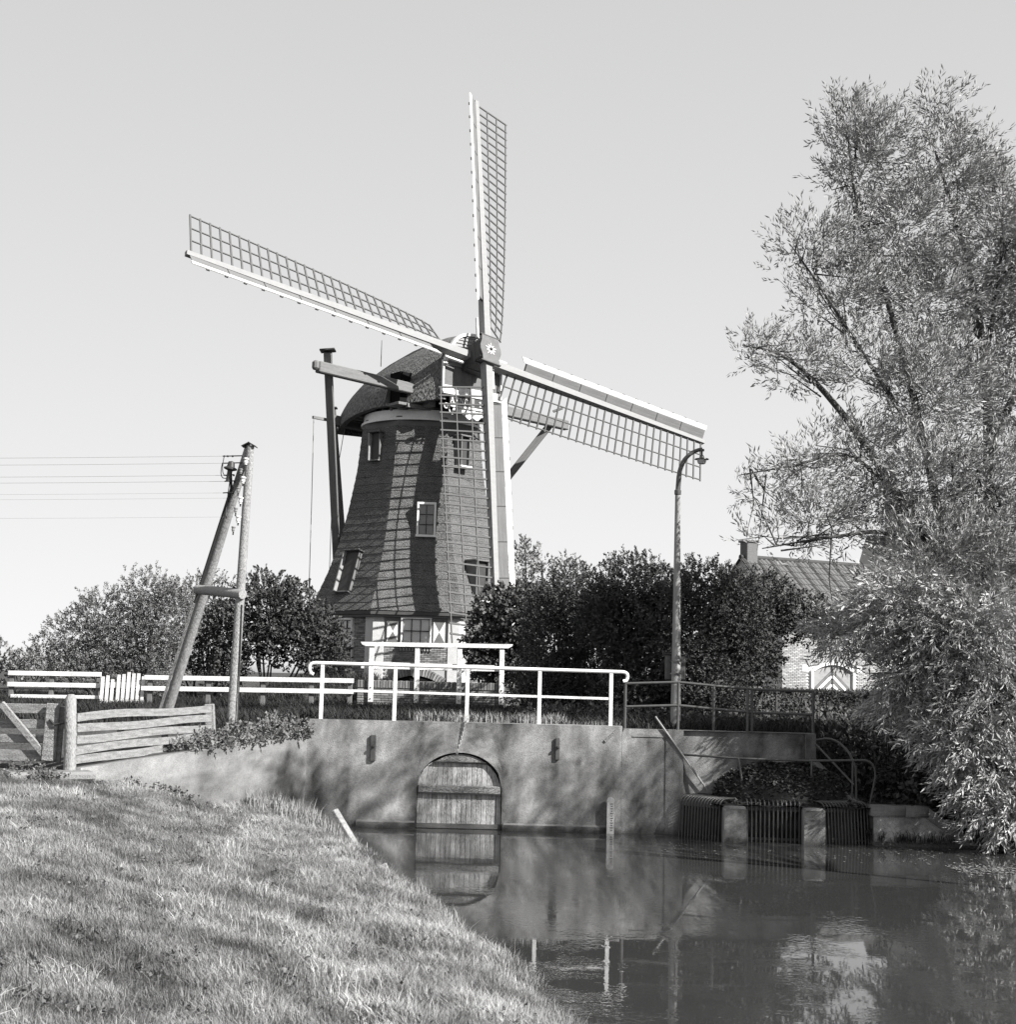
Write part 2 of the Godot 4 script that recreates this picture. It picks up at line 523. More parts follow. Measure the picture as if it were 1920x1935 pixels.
func sluice_wall():
	stain.seed = 5; stain.frequency = 0.6; stain.fractal_octaves = 4
	blotch.seed = 6; blotch.frequency = 0.9; blotch.fractal_octaves = 4
	var t := thing("sluice_wall", "broad concrete sluice wall with an arched opening, standing in the canal", "wall")
	var zf := -26.6
	var top := func(_l: float) -> float: return 1.9
	var low := func(_l: float) -> float: return -1.0
	var s := st()
	face(s, Vector2(-3.54, zf), Vector2(ARCH_X - ARCH_R, zf), low, top)
	face(s, Vector2(ARCH_X - ARCH_R, zf), Vector2(ARCH_X + ARCH_R, zf), func(l): return maxf(arch_y(ARCH_X - ARCH_R + l), ARCH_Y - 0.02), top)
	face(s, Vector2(ARCH_X + ARCH_R, zf), Vector2(2.17, zf), low, top)
	cquad(s, Vector3(-3.54, 1.9, zf), Vector3(-3.54, 1.9, zf - 0.35), Vector3(2.17, 1.9, zf - 0.35), Vector3(2.17, 1.9, zf), 0.24)
	cquad(s, Vector3(-3.54, -1, zf - 0.35), Vector3(-3.54, 1.9, zf - 0.35), Vector3(-3.54, 1.9, zf), Vector3(-3.54, -1, zf), 0.15)
	cquad(s, Vector3(2.17, -1, zf), Vector3(2.17, 1.9, zf), Vector3(2.17, 1.9, zf - 0.35), Vector3(2.17, -1, zf - 0.35), 0.2)
	cquad(s, Vector3(2.17, -1, zf - 0.35), Vector3(2.17, 1.9, zf - 0.35), Vector3(-3.54, 1.9, zf - 0.35), Vector3(-3.54, -1, zf - 0.35), 0.2)
	# soffit of the arch
	var rim := [Vector2(ARCH_X - ARCH_R, -1.0)]
	for i in 25:
		var a := PI - PI * i / 24.0
		rim.append(Vector2(ARCH_X + ARCH_R * cos(a), ARCH_Y + ARCH_H * sin(a)))
	rim.append(Vector2(ARCH_X + ARCH_R, -1.0))
	for i in rim.size() - 1:
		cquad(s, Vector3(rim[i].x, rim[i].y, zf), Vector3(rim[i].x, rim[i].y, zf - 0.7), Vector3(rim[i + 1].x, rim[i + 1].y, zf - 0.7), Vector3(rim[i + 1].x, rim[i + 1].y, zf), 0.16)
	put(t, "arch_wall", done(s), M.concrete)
	# low plinth at the water
	s = st()
	face(s, Vector2(-2.6, zf + 0.05), Vector2(ARCH_X - ARCH_R - 0.02, zf + 0.05), low, func(_l): return 0.1, 0.3)
	face(s, Vector2(ARCH_X + ARCH_R + 0.02, zf + 0.05), Vector2(2.17, zf + 0.05), low, func(_l): return 0.1, 0.3)
	cquad(s, Vector3(-2.6, 0.1, zf + 0.05), Vector3(-2.6, 0.13, zf), Vector3(-1.55, 0.13, zf), Vector3(-1.55, 0.1, zf + 0.05), 0.2)
	cquad(s, Vector3(0.05, 0.1, zf + 0.05), Vector3(0.05, 0.13, zf), Vector3(2.17, 0.13, zf), Vector3(2.17, 0.1, zf + 0.05), 0.2)
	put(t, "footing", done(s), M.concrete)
	# right half: pilasters, recessed panel, low wall
	s = st()
	var rtop := 1.86
	for f in [[2.17, 2.33, zf + 0.004, 1.86], [2.96, 3.28, zf + 0.004, 1.86], [5.5, 5.68, zf + 0.004, 1.85]]:
		face(s, Vector2(f[0], f[2]), Vector2(f[1], f[2]), low, func(_l): return f[3], 0.0 if f[0] < 5 else 0.35)
		cquad(s, Vector3(f[0], -1, f[2] - 0.4), Vector3(f[0], f[3], f[2] - 0.4), Vector3(f[0], f[3], f[2]), Vector3(f[0], -1, f[2]), 0.2)
		cquad(s, Vector3(f[1], -1, f[2]), Vector3(f[1], f[3], f[2]), Vector3(f[1], f[3], f[2] - 0.4), Vector3(f[1], -1, f[2] - 0.4), 0.2)
	face(s, Vector2(2.33, zf + 0.002), Vector2(2.96, zf + 0.002), func(_l): return 1.72, func(_l): return rtop)
	put(t, "pilaster", done(s), M.concrete)
	s = st()
	face(s, Vector2(2.33, zf - 0.014), Vector2(2.96, zf - 0.014), low, func(_l): return 1.73)
	cquad(s, Vector3(2.33, 1.72, zf - 0.014), Vector3(2.33, 1.72, zf), Vector3(2.96, 1.72, zf), Vector3(2.96, 1.72, zf - 0.014), 0.12)
	put(t, "recessed_panel", done(s), M.concrete)
	s = st()
	face(s, Vector2(3.28, zf - 0.08), Vector2(5.5, zf - 0.08), low, func(_l): return 1.85, 0.15)
	cquad(s, Vector3(2.174, 1.858, zf), Vector3(2.174, 1.858, zf - 0.4), Vector3(5.68, 1.85, zf - 0.4), Vector3(5.68, 1.85, zf), 0.23)
	cquad(s, Vector3(5.68, -1, zf - 0.4), Vector3(5.68, 1.85, zf - 0.4), Vector3(2.174, 1.858, zf - 0.4), Vector3(2.174, -1, zf - 0.4), 0.2)
	put(t, "low_wall", done(s), M.concrete)
	# iron straps
	for b in [[-2.335, 1.17, 1.64, 0.1], [1.0, 1.27, 1.67, 0.08]]:
		put(t, "iron_strap", boxm(Vector3(b[3], b[2] - b[1], 0.05), 0.01), M.steel, Transform3D(Basis.IDENTITY, Vector3(b[0], (b[1] + b[2]) / 2, zf + 0.03)))
		put(t, "bolt", boxm(Vector3(0.05, 0.05, 0.06), 0.012), M.iron, Transform3D(Basis.IDENTITY, Vector3(b[0] + 0.01, (b[1] + b[2]) / 2 + 0.03, zf + 0.08)))
	put(t, "chamfer_strip", boxm(Vector3(0.34, 0.05, 0.03)), M.concrete_plain, Transform3D(Basis(Vector3(0, 0, 1), 0.75), Vector3(1.98, 1.74, zf + 0.012)))

	# sloping wing wall on the left
	var w := thing("wing_wall", "pale concrete wing wall sloping down the left grass bank", "wall")
	s = st()
	var wl := WING_A.distance_to(WING_B)
	face(s, WING_B, WING_A, func(_l): return -0.6, func(l): return lerpf(1.3, 1.6, l / wl), 0.22)
	var nb := Vector2(-(WING_A - WING_B).normalized().y, (WING_A - WING_B).normalized().x) * -0.3
	if nb.x > 0.0: nb = -nb
	var q := func(p: Vector2, y: float) -> Vector3: return Vector3(p.x, y, p.y)
	cquad(s, q.call(WING_B, 1.3), q.call(WING_B + nb, 1.3), q.call(WING_A + nb, 1.6), q.call(WING_A, 1.6), 0.25)
	cquad(s, q.call(WING_B + nb, -0.6), q.call(WING_B + nb, 1.3), q.call(WING_B, 1.3), q.call(WING_B, -0.6), 0.2)
	cquad(s, q.call(WING_A + nb, -0.6), q.call(WING_A + nb, 1.6), q.call(WING_B + nb, 1.3), q.call(WING_B + nb, -0.6), 0.2)
	put(w, "wall_face", done(s), M.concrete)
	var d := (WING_B - WING_A).normalized()
	var at := WING_A + d * (wl * 0.4)
	var tf := Transform3D(Basis(Vector3(-d.x, 0, -d.y), Vector3.UP, Vector3(d.y, 0, -d.x) * -1.0), Vector3(at.x, 1.22, at.y))
	put(w, "iron_strap", boxm(Vector3(0.04, 0.44, 0.05), 0.008), M.steel, tf.translated_local(Vector3(0, 0, 0.03)))
	put(w, "iron_foot", boxm(Vector3(0.09, 0.03, 0.05), 0.008), M.steel, tf.translated_local(Vector3(0.04, -0.21, 0.03)))
	put(w, "bolt", boxm(Vector3(0.05, 0.05, 0.06), 0.012), M.iron, tf.translated_local(Vector3(0, 0, 0.08)))
	# a flat stone at the wall's outer end
	s = st()
	cbox(s, Transform3D(Basis(Vector3.UP, 0.5), Vector3(-6.35, 1.2, -20.7)), Vector3(1.2, 0.14, 0.5), 0.04)
	tag(put(self, "stone_slab", done(s), M.concrete_plain), "flat pale stone slab in the grass at the foot of the fence post", "stone")

	# wooden sluice gate in the arch
	var gz := zf - 0.1
	var gt := thing("sluice_gate", "round-topped plank sluice gate in the arch of the concrete wall", "sluice gate")
	var n := 17
	var rng := RandomNumberGenerator.new(); rng.seed = 4
	for i in n:
		var x0 := ARCH_X - ARCH_R + 0.01 + (ARCH_R * 2 - 0.02) * i / n; var x1 := ARCH_X - ARCH_R + 0.01 + (ARCH_R * 2 - 0.02) * (i + 1) / n - 0.006
		var y0 := minf(arch_y(x0 + 0.002 + 0.03 * i / n), 1.2) - 0.02 - 0.035 * i / n; var y1 := minf(arch_y(x1 - 0.002 + 0.03 * i / n), 1.2) - 0.02 - 0.035 * i / n
		if y0 < 0.0: y0 = 0.76
		if y1 < 0.0: y1 = 0.76
		var o := put(gt, "plank", prismm(PackedVector2Array([Vector2(x0, -0.4), Vector2(x1, -0.4), Vector2(x1, y1), Vector2(x0, y0)]), -0.03, 0.01 + rng.randf() * 0.008), M.gatewood, Transform3D(Basis.IDENTITY, Vector3(0, 0, gz)))
		if i % 3 == 1: o.material_override = M.gatewood_pale
	put(gt, "cross_beam", boxm(Vector3(1.5, 0.14, 0.07), 0.012), M.wood, Transform3D(Basis(Vector3(0, 0, 1), -0.004), Vector3(ARCH_X, 0.7, gz + 0.05)))
	put(gt, "iron_strip", boxm(Vector3(1.5, 0.018, 0.075)), M.iron, Transform3D(Basis.IDENTITY, Vector3(ARCH_X, 0.622, gz + 0.05)))
	put(gt, "iron_strip", boxm(Vector3(0.94, 0.02, 0.06)), M.iron, Transform3D(Basis.IDENTITY, Vector3(ARCH_X, 1.185, gz + 0.05)))
	var headp := PackedVector2Array()
	for i in 13:
		var a := PI * 0.75 - PI * 0.5 * i / 12.0
		headp.append(Vector2(ARCH_X + (ARCH_R - 0.02) * cos(a) * 0.9, ARCH_Y + (ARCH_H - 0.03) * sin(a) + 0.0))
	for i in headp.size(): headp[i].y = maxf(headp[i].y, 1.18)
	put(gt, "head_board", prismm(headp, -0.03, 0.05), M.wood, Transform3D(Basis.IDENTITY, Vector3(0, 0, gz + 0.01)))
	put(gt, "bottom_rail", boxm(Vector3(1.52, 0.08, 0.06)), M.dark_wood, Transform3D(Basis.IDENTITY, Vector3(ARCH_X, 0.05, gz + 0.03)))
	# chain
	s = st()
	var c0 := Vector3(-0.82, 1.33, gz + 0.08); var c1 := Vector3(-0.66, 1.95, zf + 0.05)
	for i in 16:
		var a := c0.lerp(c1, i / 16.0); var b := c0.lerp(c1, (i + 1.25) / 16.0)
		var dd := (b - a).normalized()
		var sd := dd.cross(Vector3(0, 0, 1)) if i % 2 == 0 else Vector3(0, 0, 1)
		sd = sd.normalized() * 0.014
		tube(s, [a, a + dd * 0.01 + sd, b - dd * 0.01 + sd, b, b - dd * 0.01 - sd, a + dd * 0.01 - sd, a], [0.008], 5, false)
	tag(put(self, "chain", done(s), M.chain_iron), "thin iron chain hanging from the white bridge railing to the sluice gate", "chain")

# ------------------------------------------------------------------ the mill
const MILL := Vector3(-3.24, 2.52, -52.49)
const FACET := 4.0            # which way the front facet looks, degrees to the right of the camera
const PSI := 39.2             # which way the sails look
const TILT := 17.0
const PHI := -8.9
const SAIL := 11.13
var mu: Vector3
var mv: Vector3

func corner(k: int, r: float, y: float) -> Vector3:     # octagon corners, k = 0 is the front facet's left corner
	var a := deg_to_rad(FACET - 22.5 + 45.0 * k)
	return Vector3(MILL.x + r * sin(a), y, MILL.z + r * cos(a))

func body_r(y: float) -> float:
	var k := [[4.7, 4.12], [4.9, 4.02], [5.3, 3.8], [6.27, 3.36], [7.2, 3.03], [8.4, 2.71], [9.9, 2.42], [11.4, 2.27]]
	for i in k.size() - 1:
		if y <= k[i + 1][0]: return lerpf(k[i][1], k[i + 1][1], (y - k[i][0]) / (k[i + 1][0] - k[i][0]))
	return 2.27

func mp(u: float, v: float, y: float) -> Vector3:       # cap coordinates: forward, right, height
	return Vector3(MILL.x, y, MILL.z) + mu * u + mv * v

func facet_frame(yaw: float, r: float, y: float, side: float) -> Transform3D:
	var a := deg_to_rad(yaw)
	var nn := Vector3(sin(a), 0, cos(a)); var x := Vector3(cos(a), 0, -sin(a))
	return Transform3D(Basis(x, Vector3.UP, nn), Vector3(MILL.x, y, MILL.z) + nn * r + x * side)

func ring8(s: SurfaceTool, r0: float, y0: float, r1: float, y1: float):
	for k in 8: quad(s, corner(k, r0, y0), corner(k, r1, y1), corner(k + 1, r1, y1), corner(k + 1, r0, y0))

func mill():
	mu = Vector3(sin(deg_to_rad(PSI)), 0, cos(deg_to_rad(PSI)))
	mv = Vector3(cos(deg_to_rad(PSI)), 0, -sin(deg_to_rad(PSI)))
	var t := thing("windmill", "thatched octagonal windmill with four lattice sails and a brick base", "windmill")
	mill_base(t)
	# thatch in lapped courses
	var body := put(t, "thatched_body", (func(): var s := st(); ring8(s, 3.95, 4.8, 2.9, 7.2); ring8(s, 2.9, 7.2, 2.1, 11.4); return done(s)).call(), M.black)
	var n := 23
	var rng := RandomNumberGenerator.new(); rng.seed = 8
	for i in n:
		var y0 := lerpf(4.86, 11.33, float(i) / n); var y1 := lerpf(4.86, 11.33, float(i + 1) / n) + 0.1
		var s := st()
		var seg := 12
		for k in 8:
			for j in seg:
				var f0 := float(j) / seg; var f1 := float(j + 1) / seg
				var sag := func(f, kk) -> float: return 0.008 * sin(f * 7.0 + kk * 2.1 + i * 1.7) + 0.006 * sin(f * 17.0 + i * 3.3 + kk)
				var p := func(f, r, y, dy) -> Vector3:
					var c := corner(k, r, y).lerp(corner(k + 1, r, y), f)
					c.y += dy
					return c
				var d0: float = sag.call(f0, k) if f0 > 0 else 0.0; var d1: float = sag.call(f1, k) if f1 < 1 else 0.0
				var b := body_r(y0) + 0.026; var tt := body_r(y1) + 0.002
				quad(s, p.call(f0, b, y0, d0), p.call(f0, tt, y1, 0.0), p.call(f1, tt, y1, 0.0), p.call(f1, b, y0, d1))
				quad(s, p.call(f0, b - 0.07, y0 + 0.02, d0), p.call(f0, b, y0, d0), p.call(f1, b, y0, d1), p.call(f1, b - 0.07, y0 + 0.02, d1))
		put(body, "thatch_course", done(s), M.thatch)
	# frieze and white ring under the cap
	var s := st()
	ring8(s, 2.2, 11.3, 2.17, 11.78)
	ring8(s, 2.17, 11.78, 1.0, 11.8)
	ring8(s, 2.24, 11.3, 2.2, 11.3)
	put(t, "frieze_board", done(s), M.frieze)
	s = st()
	lathe(s, [Vector2(2.02, 11.66), Vector2(2.2, 11.64), Vector2(2.2, 11.72), Vector2(2.13, 11.74), Vector2(2.1, 12.02), Vector2(1.6, 12.03)], Transform3D(Basis.IDENTITY, Vector3(MILL.x, 0, MILL.z)), 48)
	put(t, "ring_board", done(s), M.ring)
	mill_openings(t)
	mill_cap(t)
	mill_tail(t)
	mill_sails(t)

func window_box(t: Node, tf: Transform3D, w: float, h: float, depth: float, cols: int, rows: int, back: Material, fm: Material = null):
	# frame stands proud of z = 0, panes set back
	var f := put(t, "window", (func():
		var s := st()
		for q in [[0.0, h / 2 - 0.04, w, 0.08], [0.0, -h / 2 + 0.04, w + 0.06, 0.08]]: cbox(s, Transform3D(Basis.IDENTITY, Vector3(q[0], q[1], 0)), Vector3(q[2], q[3], depth), 0.01)
		for sg in [-1, 1]: cbox(s, Transform3D(Basis.IDENTITY, Vector3(sg * (w / 2 - 0.035), 0, 0)), Vector3(0.07, h - 0.161, depth - 0.004), 0.01)
		return done(s)).call(), fm if fm else M.white, tf)
	put(f, "backing", boxm(Vector3(w - 0.13, h - 0.15, 0.02)), back, Transform3D(Basis.IDENTITY, Vector3(0, 0, depth / 2 - 0.1)))
	var iw := w - 0.14; var ih := h - 0.16
	for i in cols:
		for j in rows:
			put(f, "pane", boxm(Vector3(iw / cols - 0.02, ih / rows - 0.02, 0.004)), M.glass, Transform3D(Basis.IDENTITY, Vector3(-iw / 2 + iw * (i + 0.5) / cols, -ih / 2 + ih * (j + 0.5) / rows, depth / 2 - 0.05)))
	var s := st()
	for i in range(0, cols + 1): cbox(s, Transform3D(Basis.IDENTITY, Vector3(-iw / 2 + iw * i / cols, 0, depth / 2 - 0.05)), Vector3(0.035, ih, 0.04))
	for j in range(0, rows + 1): cbox(s, Transform3D(Basis.IDENTITY, Vector3(0, -ih / 2 + ih * j / rows, depth / 2 - 0.048)), Vector3(iw, 0.035, 0.044))
	put(f, "glazing_bar", done(s), M.dark_paint)

func mill_openings(t: Node):
	# front facet: small window half way up
	var r := body_r(8.05) * cos(PI / 8)
	window_box(t, facet_frame(FACET, r + 0.08, 8.05, 0.24), 0.66, 1.2, 0.4, 2, 3, M.frieze, M.ring)
	# left facet: two tall hatches, each with one deep pale cheek; the lower one follows the slope
	for o in [[10.72, -0.02, 0.42, 1.0, 0.0], [6.2, -0.12, 0.66, 1.5, 0.3]]:
		r = body_r(o[0]) * cos(PI / 8)
		var tf := facet_frame(FACET - 45.0, r + 0.06 + (0.03 if o[4] > 0 else 0.0), o[0], o[1]) * Transform3D(Basis(Vector3.RIGHT, -o[4]), Vector3.ZERO)
		var f := put(t, "hatch", boxm(Vector3(o[2] - 0.05, o[3] - 0.05, 0.12)), M.dark_paint, tf)
		put(f, "pale_cheek", boxm(Vector3(0.06, o[3], 0.26), 0.01), M.board_light, Transform3D(Basis.IDENTITY, Vector3(-o[2] / 2, 0, 0.07)))
		put(f, "edge_board", boxm(Vector3(0.04, o[3], 0.16), 0.01), M.frieze, Transform3D(Basis.IDENTITY, Vector3(o[2] / 2, 0, 0.0)))
		put(f, "sill", boxm(Vector3(o[2] + 0.06, 0.05, 0.2), 0.01), M.frieze, Transform3D(Basis.IDENTITY, Vector3(0, -o[3] / 2, 0.04)))
		put(f, "lintel", boxm(Vector3(o[2] + 0.2, 0.05, 0.28), 0.01), M.thatch, Transform3D(Basis.IDENTITY, Vector3(0, o[3] / 2 + 0.02, 0.07)))
	# right facet: the same
	for o in [[10.6, -0.3, 0.42, 1.1], [6.0, -0.4, 0.6, 1.4]]:
		r = body_r(o[0]) * cos(PI / 8)
		var tf := facet_frame(FACET + 45.0, r + 0.1, o[0], o[1])
		var f := put(t, "hatch", boxm(Vector3(o[2] - 0.1, o[3] - 0.1, 0.3)), M.dark_paint, tf)
		for sg in [-1, 1]: put(f, "cheek", boxm(Vector3(0.05, o[3], 0.5), 0.01), M.frieze, Transform3D(Basis.IDENTITY, Vector3(sg * o[2] / 2, 0, 0)))
		put(f, "sill", boxm(Vector3(o[2] + 0.16, 0.06, 0.6), 0.01), M.ring, Transform3D(Basis.IDENTITY, Vector3(0, -o[3] / 2, 0.02)))
		put(f, "lintel", boxm(Vector3(o[2] + 0.16, 0.06, 0.56), 0.01), M.frieze, Transform3D(Basis.IDENTITY, Vector3(0, o[3] / 2, 0)))

func brick_wall(parent: Node, tf: Transform3D, x0: float, x1: float, y0: float, y1: float, holes: Array, one_by_one: bool, sd := 1, dark := false, pale := false):
	var rng := RandomNumberGenerator.new(); rng.seed = sd
	var bl := 0.21; var bh := 0.052; var j := 0.011
	var list := []
	var row := 0
	var y := y0
	while y + bh <= y1 + 0.001:
		var x := x0 - (bl / 2 if row % 2 else 0.0)
		while x < x1 - 0.02:
			var a := maxf(x, x0); var b := minf(x + bl - j, x1)
			var free := b - a > 0.03
			for h in holes:
				if b > h[0] and a < h[1] and y + bh > h[2] and y < h[3]: free = false
			if free: list.append([(a + b) / 2, y + bh / 2, b - a])
			x += bl
		y += bh + j
		row += 1
	var full := boxm(Vector3(bl - j, bh, 0.05), 0.006)
	var tools := [st(), st(), st(), st()]
	for b in list:
		var k := rng.randi() % 4
		var p := Transform3D(Basis.IDENTITY, Vector3(b[0], b[1], 0.012 + rng.randf() * 0.006))
		if one_by_one: put(parent, "brick", full if b[2] > bl - j - 0.002 else boxm(Vector3(b[2], bh, 0.05), 0.006), M["brick%d" % maxi(0, k - (1 if dark else 0))], tf * p)
		else: cbox(tools[k], tf * p, Vector3(b[2], bh, 0.05), 0.006)
	if not one_by_one:
		for k in 4:
			var o := put(parent, "brickwork", done(tools[k]), M["pale_brick%d" % (k % 3)] if pale else M["brick%d" % maxi(0, k - (2 if dark else 0))])
			o.set_meta("kind", "stuff")

func mill_base(t: Node):
	var s := st()
	ring8(s, 3.72, 2.3, 3.72, 4.85)
	var base := put(t, "base_wall", done(s), M.mortar)
	var ap := 3.72 * cos(PI / 8)
	var hw := 3.72 * sin(PI / 8)
	# eaves board under the thatch
	s = st()
	ring8(s, 4.02, 4.73, 4.04, 4.85); ring8(s, 3.7, 4.72, 4.02, 4.73); ring8(s, 4.04, 4.85, 3.8, 4.93)
	put(t, "eaves_board", done(s), M.dark_wood)
	s = st()
	ring8(s, 3.92, 4.65, 3.92, 4.725); ring8(s, 3.7, 4.64, 3.92, 4.65)
	put(t, "eaves_soffit", done(s), M.beam)
	# corner piers
	for k in [-1, 0, 1, 2]:
		s = st()
		for sg in [-1, 1]:
			var a := corner(k, 3.79, 0.0); var nxt := corner(k + sg, 3.79, 0.0)
			var b := a.lerp(nxt, 0.36 / (2 * hw))
			var inn := (Vector3(MILL.x, 0, MILL.z) - a).normalized() * 0.15
			hexa(s, [a + Vector3(0, 2.4, 0), b + Vector3(0, 2.4, 0), b + inn + Vector3(0, 2.4, 0), a + inn + Vector3(0, 2.4, 0), a + Vector3(0, 4.68, 0), b + Vector3(0, 4.68, 0), b + inn + Vector3(0, 4.68, 0), a + inn + Vector3(0, 4.68, 0)])
		put(base, "corner_pier", done(s), M.plaster)
	# front facet: bricks one by one, window, shutters, arch
	var tf := facet_frame(FACET, ap, 0.0, 0.0)
	var arch_hole := [-0.95, 0.95, 2.3, 2.92]
	brick_wall(base, tf, -1.06, 1.06, 2.44, 4.66, [[-0.53, 0.53, 3.74, 4.72], [-1.0, -0.56, 3.78, 4.6], [0.56, 1.0, 3.78, 4.6], arch_hole], true, 3)
	brick_wall(base, facet_frame(FACET - 45.0, ap, 0.0, 0.0), -1.06, 1.06, 2.44, 4.66, [[-0.3, 0.5, 2.3, 4.7]], false, 4)
	brick_wall(base, facet_frame(FACET + 45.0, ap, 0.0, 0.0), -1.06, 1.06, 2.44, 4.66, [], false, 5)
	# window with net curtains
	var wf := facet_frame(FACET, ap + 0.06, 4.2, 0.0)
	window_box(t, wf, 1.04, 0.96, 0.24, 3, 2, M.curtain)
	put(t, "window_sill", boxm(Vector3(1.2, 0.05, 0.2), 0.012), M.white, facet_frame(FACET, ap + 0.08, 3.69, 0.0))
	for i in 11: put(t, "dentil_brick", boxm(Vector3(0.06, 0.1, 0.12), 0.006), M.brick3, facet_frame(FACET, ap + 0.05, 3.58, -0.5 + i * 0.1))
	# shutters, each with an hourglass of white and grey
	for sg in [-1, 1]:
		var sf := facet_frame(FACET, ap + 0.07, 4.18, sg * 0.78)
		var sh := put(t, "shutter", boxm(Vector3(0.44, 0.8, 0.04), 0.008), M.frieze, sf)
		var g := [[Vector2(-0.19, 0.36), Vector2(0, 0), Vector2(-0.19, -0.36)], [Vector2(0.19, 0.36), Vector2(0.19, -0.36), Vector2(0, 0)]]
		for q in g: put(sh, "white_triangle", prismm(PackedVector2Array(q), 0.018, 0.024), M.white)
		put(sh, "hinge", boxm(Vector3(0.06, 0.03, 0.03)), M.iron, Transform3D(Basis.IDENTITY, Vector3(-sg * 0.22, 0.3, 0.02)))
		put(sh, "hinge", boxm(Vector3(0.06, 0.03, 0.03)), M.iron, Transform3D(Basis.IDENTITY, Vector3(-sg * 0.22, -0.3, 0.02)))
		put(sh, "bottom_board", boxm(Vector3(0.44, 0.08, 0.05), 0.008), M.brick2, Transform3D(Basis.IDENTITY, Vector3(0, -0.45, 0.0)))
	# segmental arch of standing bricks over the wheel race
	var rc := 1.5; var cy := 1.22
	for i in 21:
		var a := (i - 10) * 0.062
		var b := Basis(tf.basis.z, -a) * tf.basis
		var p := tf * Vector3(sin(a) * (rc + 0.12), cy + cos(a) * (rc + 0.12), 0.03)
		if absf(sin(a)) < 0.78 / 1.5 * 1.2: put(base, "arch_brick", boxm(Vector3(0.078, 0.27, 0.08), 0.008), M["brick%d" % (i * 7 % 4)], Transform3D(b, p))
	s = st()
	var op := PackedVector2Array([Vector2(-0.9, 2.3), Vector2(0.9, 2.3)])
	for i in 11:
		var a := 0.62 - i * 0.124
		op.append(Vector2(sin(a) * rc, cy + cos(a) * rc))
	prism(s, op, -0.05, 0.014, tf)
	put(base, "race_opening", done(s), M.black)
	put(t, "number_board", boxm(Vector3(0.22, 0.24, 0.03), 0.004), M.stock, tf * Transform3D(Basis.IDENTITY, Vector3(0.05, 2.78, 0.05)))
	# door and light above it in the left facet
	var df := facet_frame(FACET - 45.0, ap + 0.04, 0.0, 0.1)
	var dr := put(t, "door", boxm(Vector3(0.66, 1.1, 0.06), 0.01), M.dark_wood, df * Transform3D(Basis.IDENTITY, Vector3(0, 3.04, 0)))
	put(dr, "door_panel", boxm(Vector3(0.46, 0.6, 0.03), 0.01), M.dark_paint, Transform3D(Basis.IDENTITY, Vector3(0, 0.04, 0.03)))
	for sg in [-1, 1]: put(dr, "door_frame", boxm(Vector3(0.07, 1.0, 0.12), 0.01), M.plaster, Transform3D(Basis.IDENTITY, Vector3(sg * 0.37, 0, 0.0)))
	window_box(t, df * Transform3D(Basis.IDENTITY, Vector3(0, 4.12, 0.02)), 0.82, 1.0, 0.16, 3, 3, M.curtain)

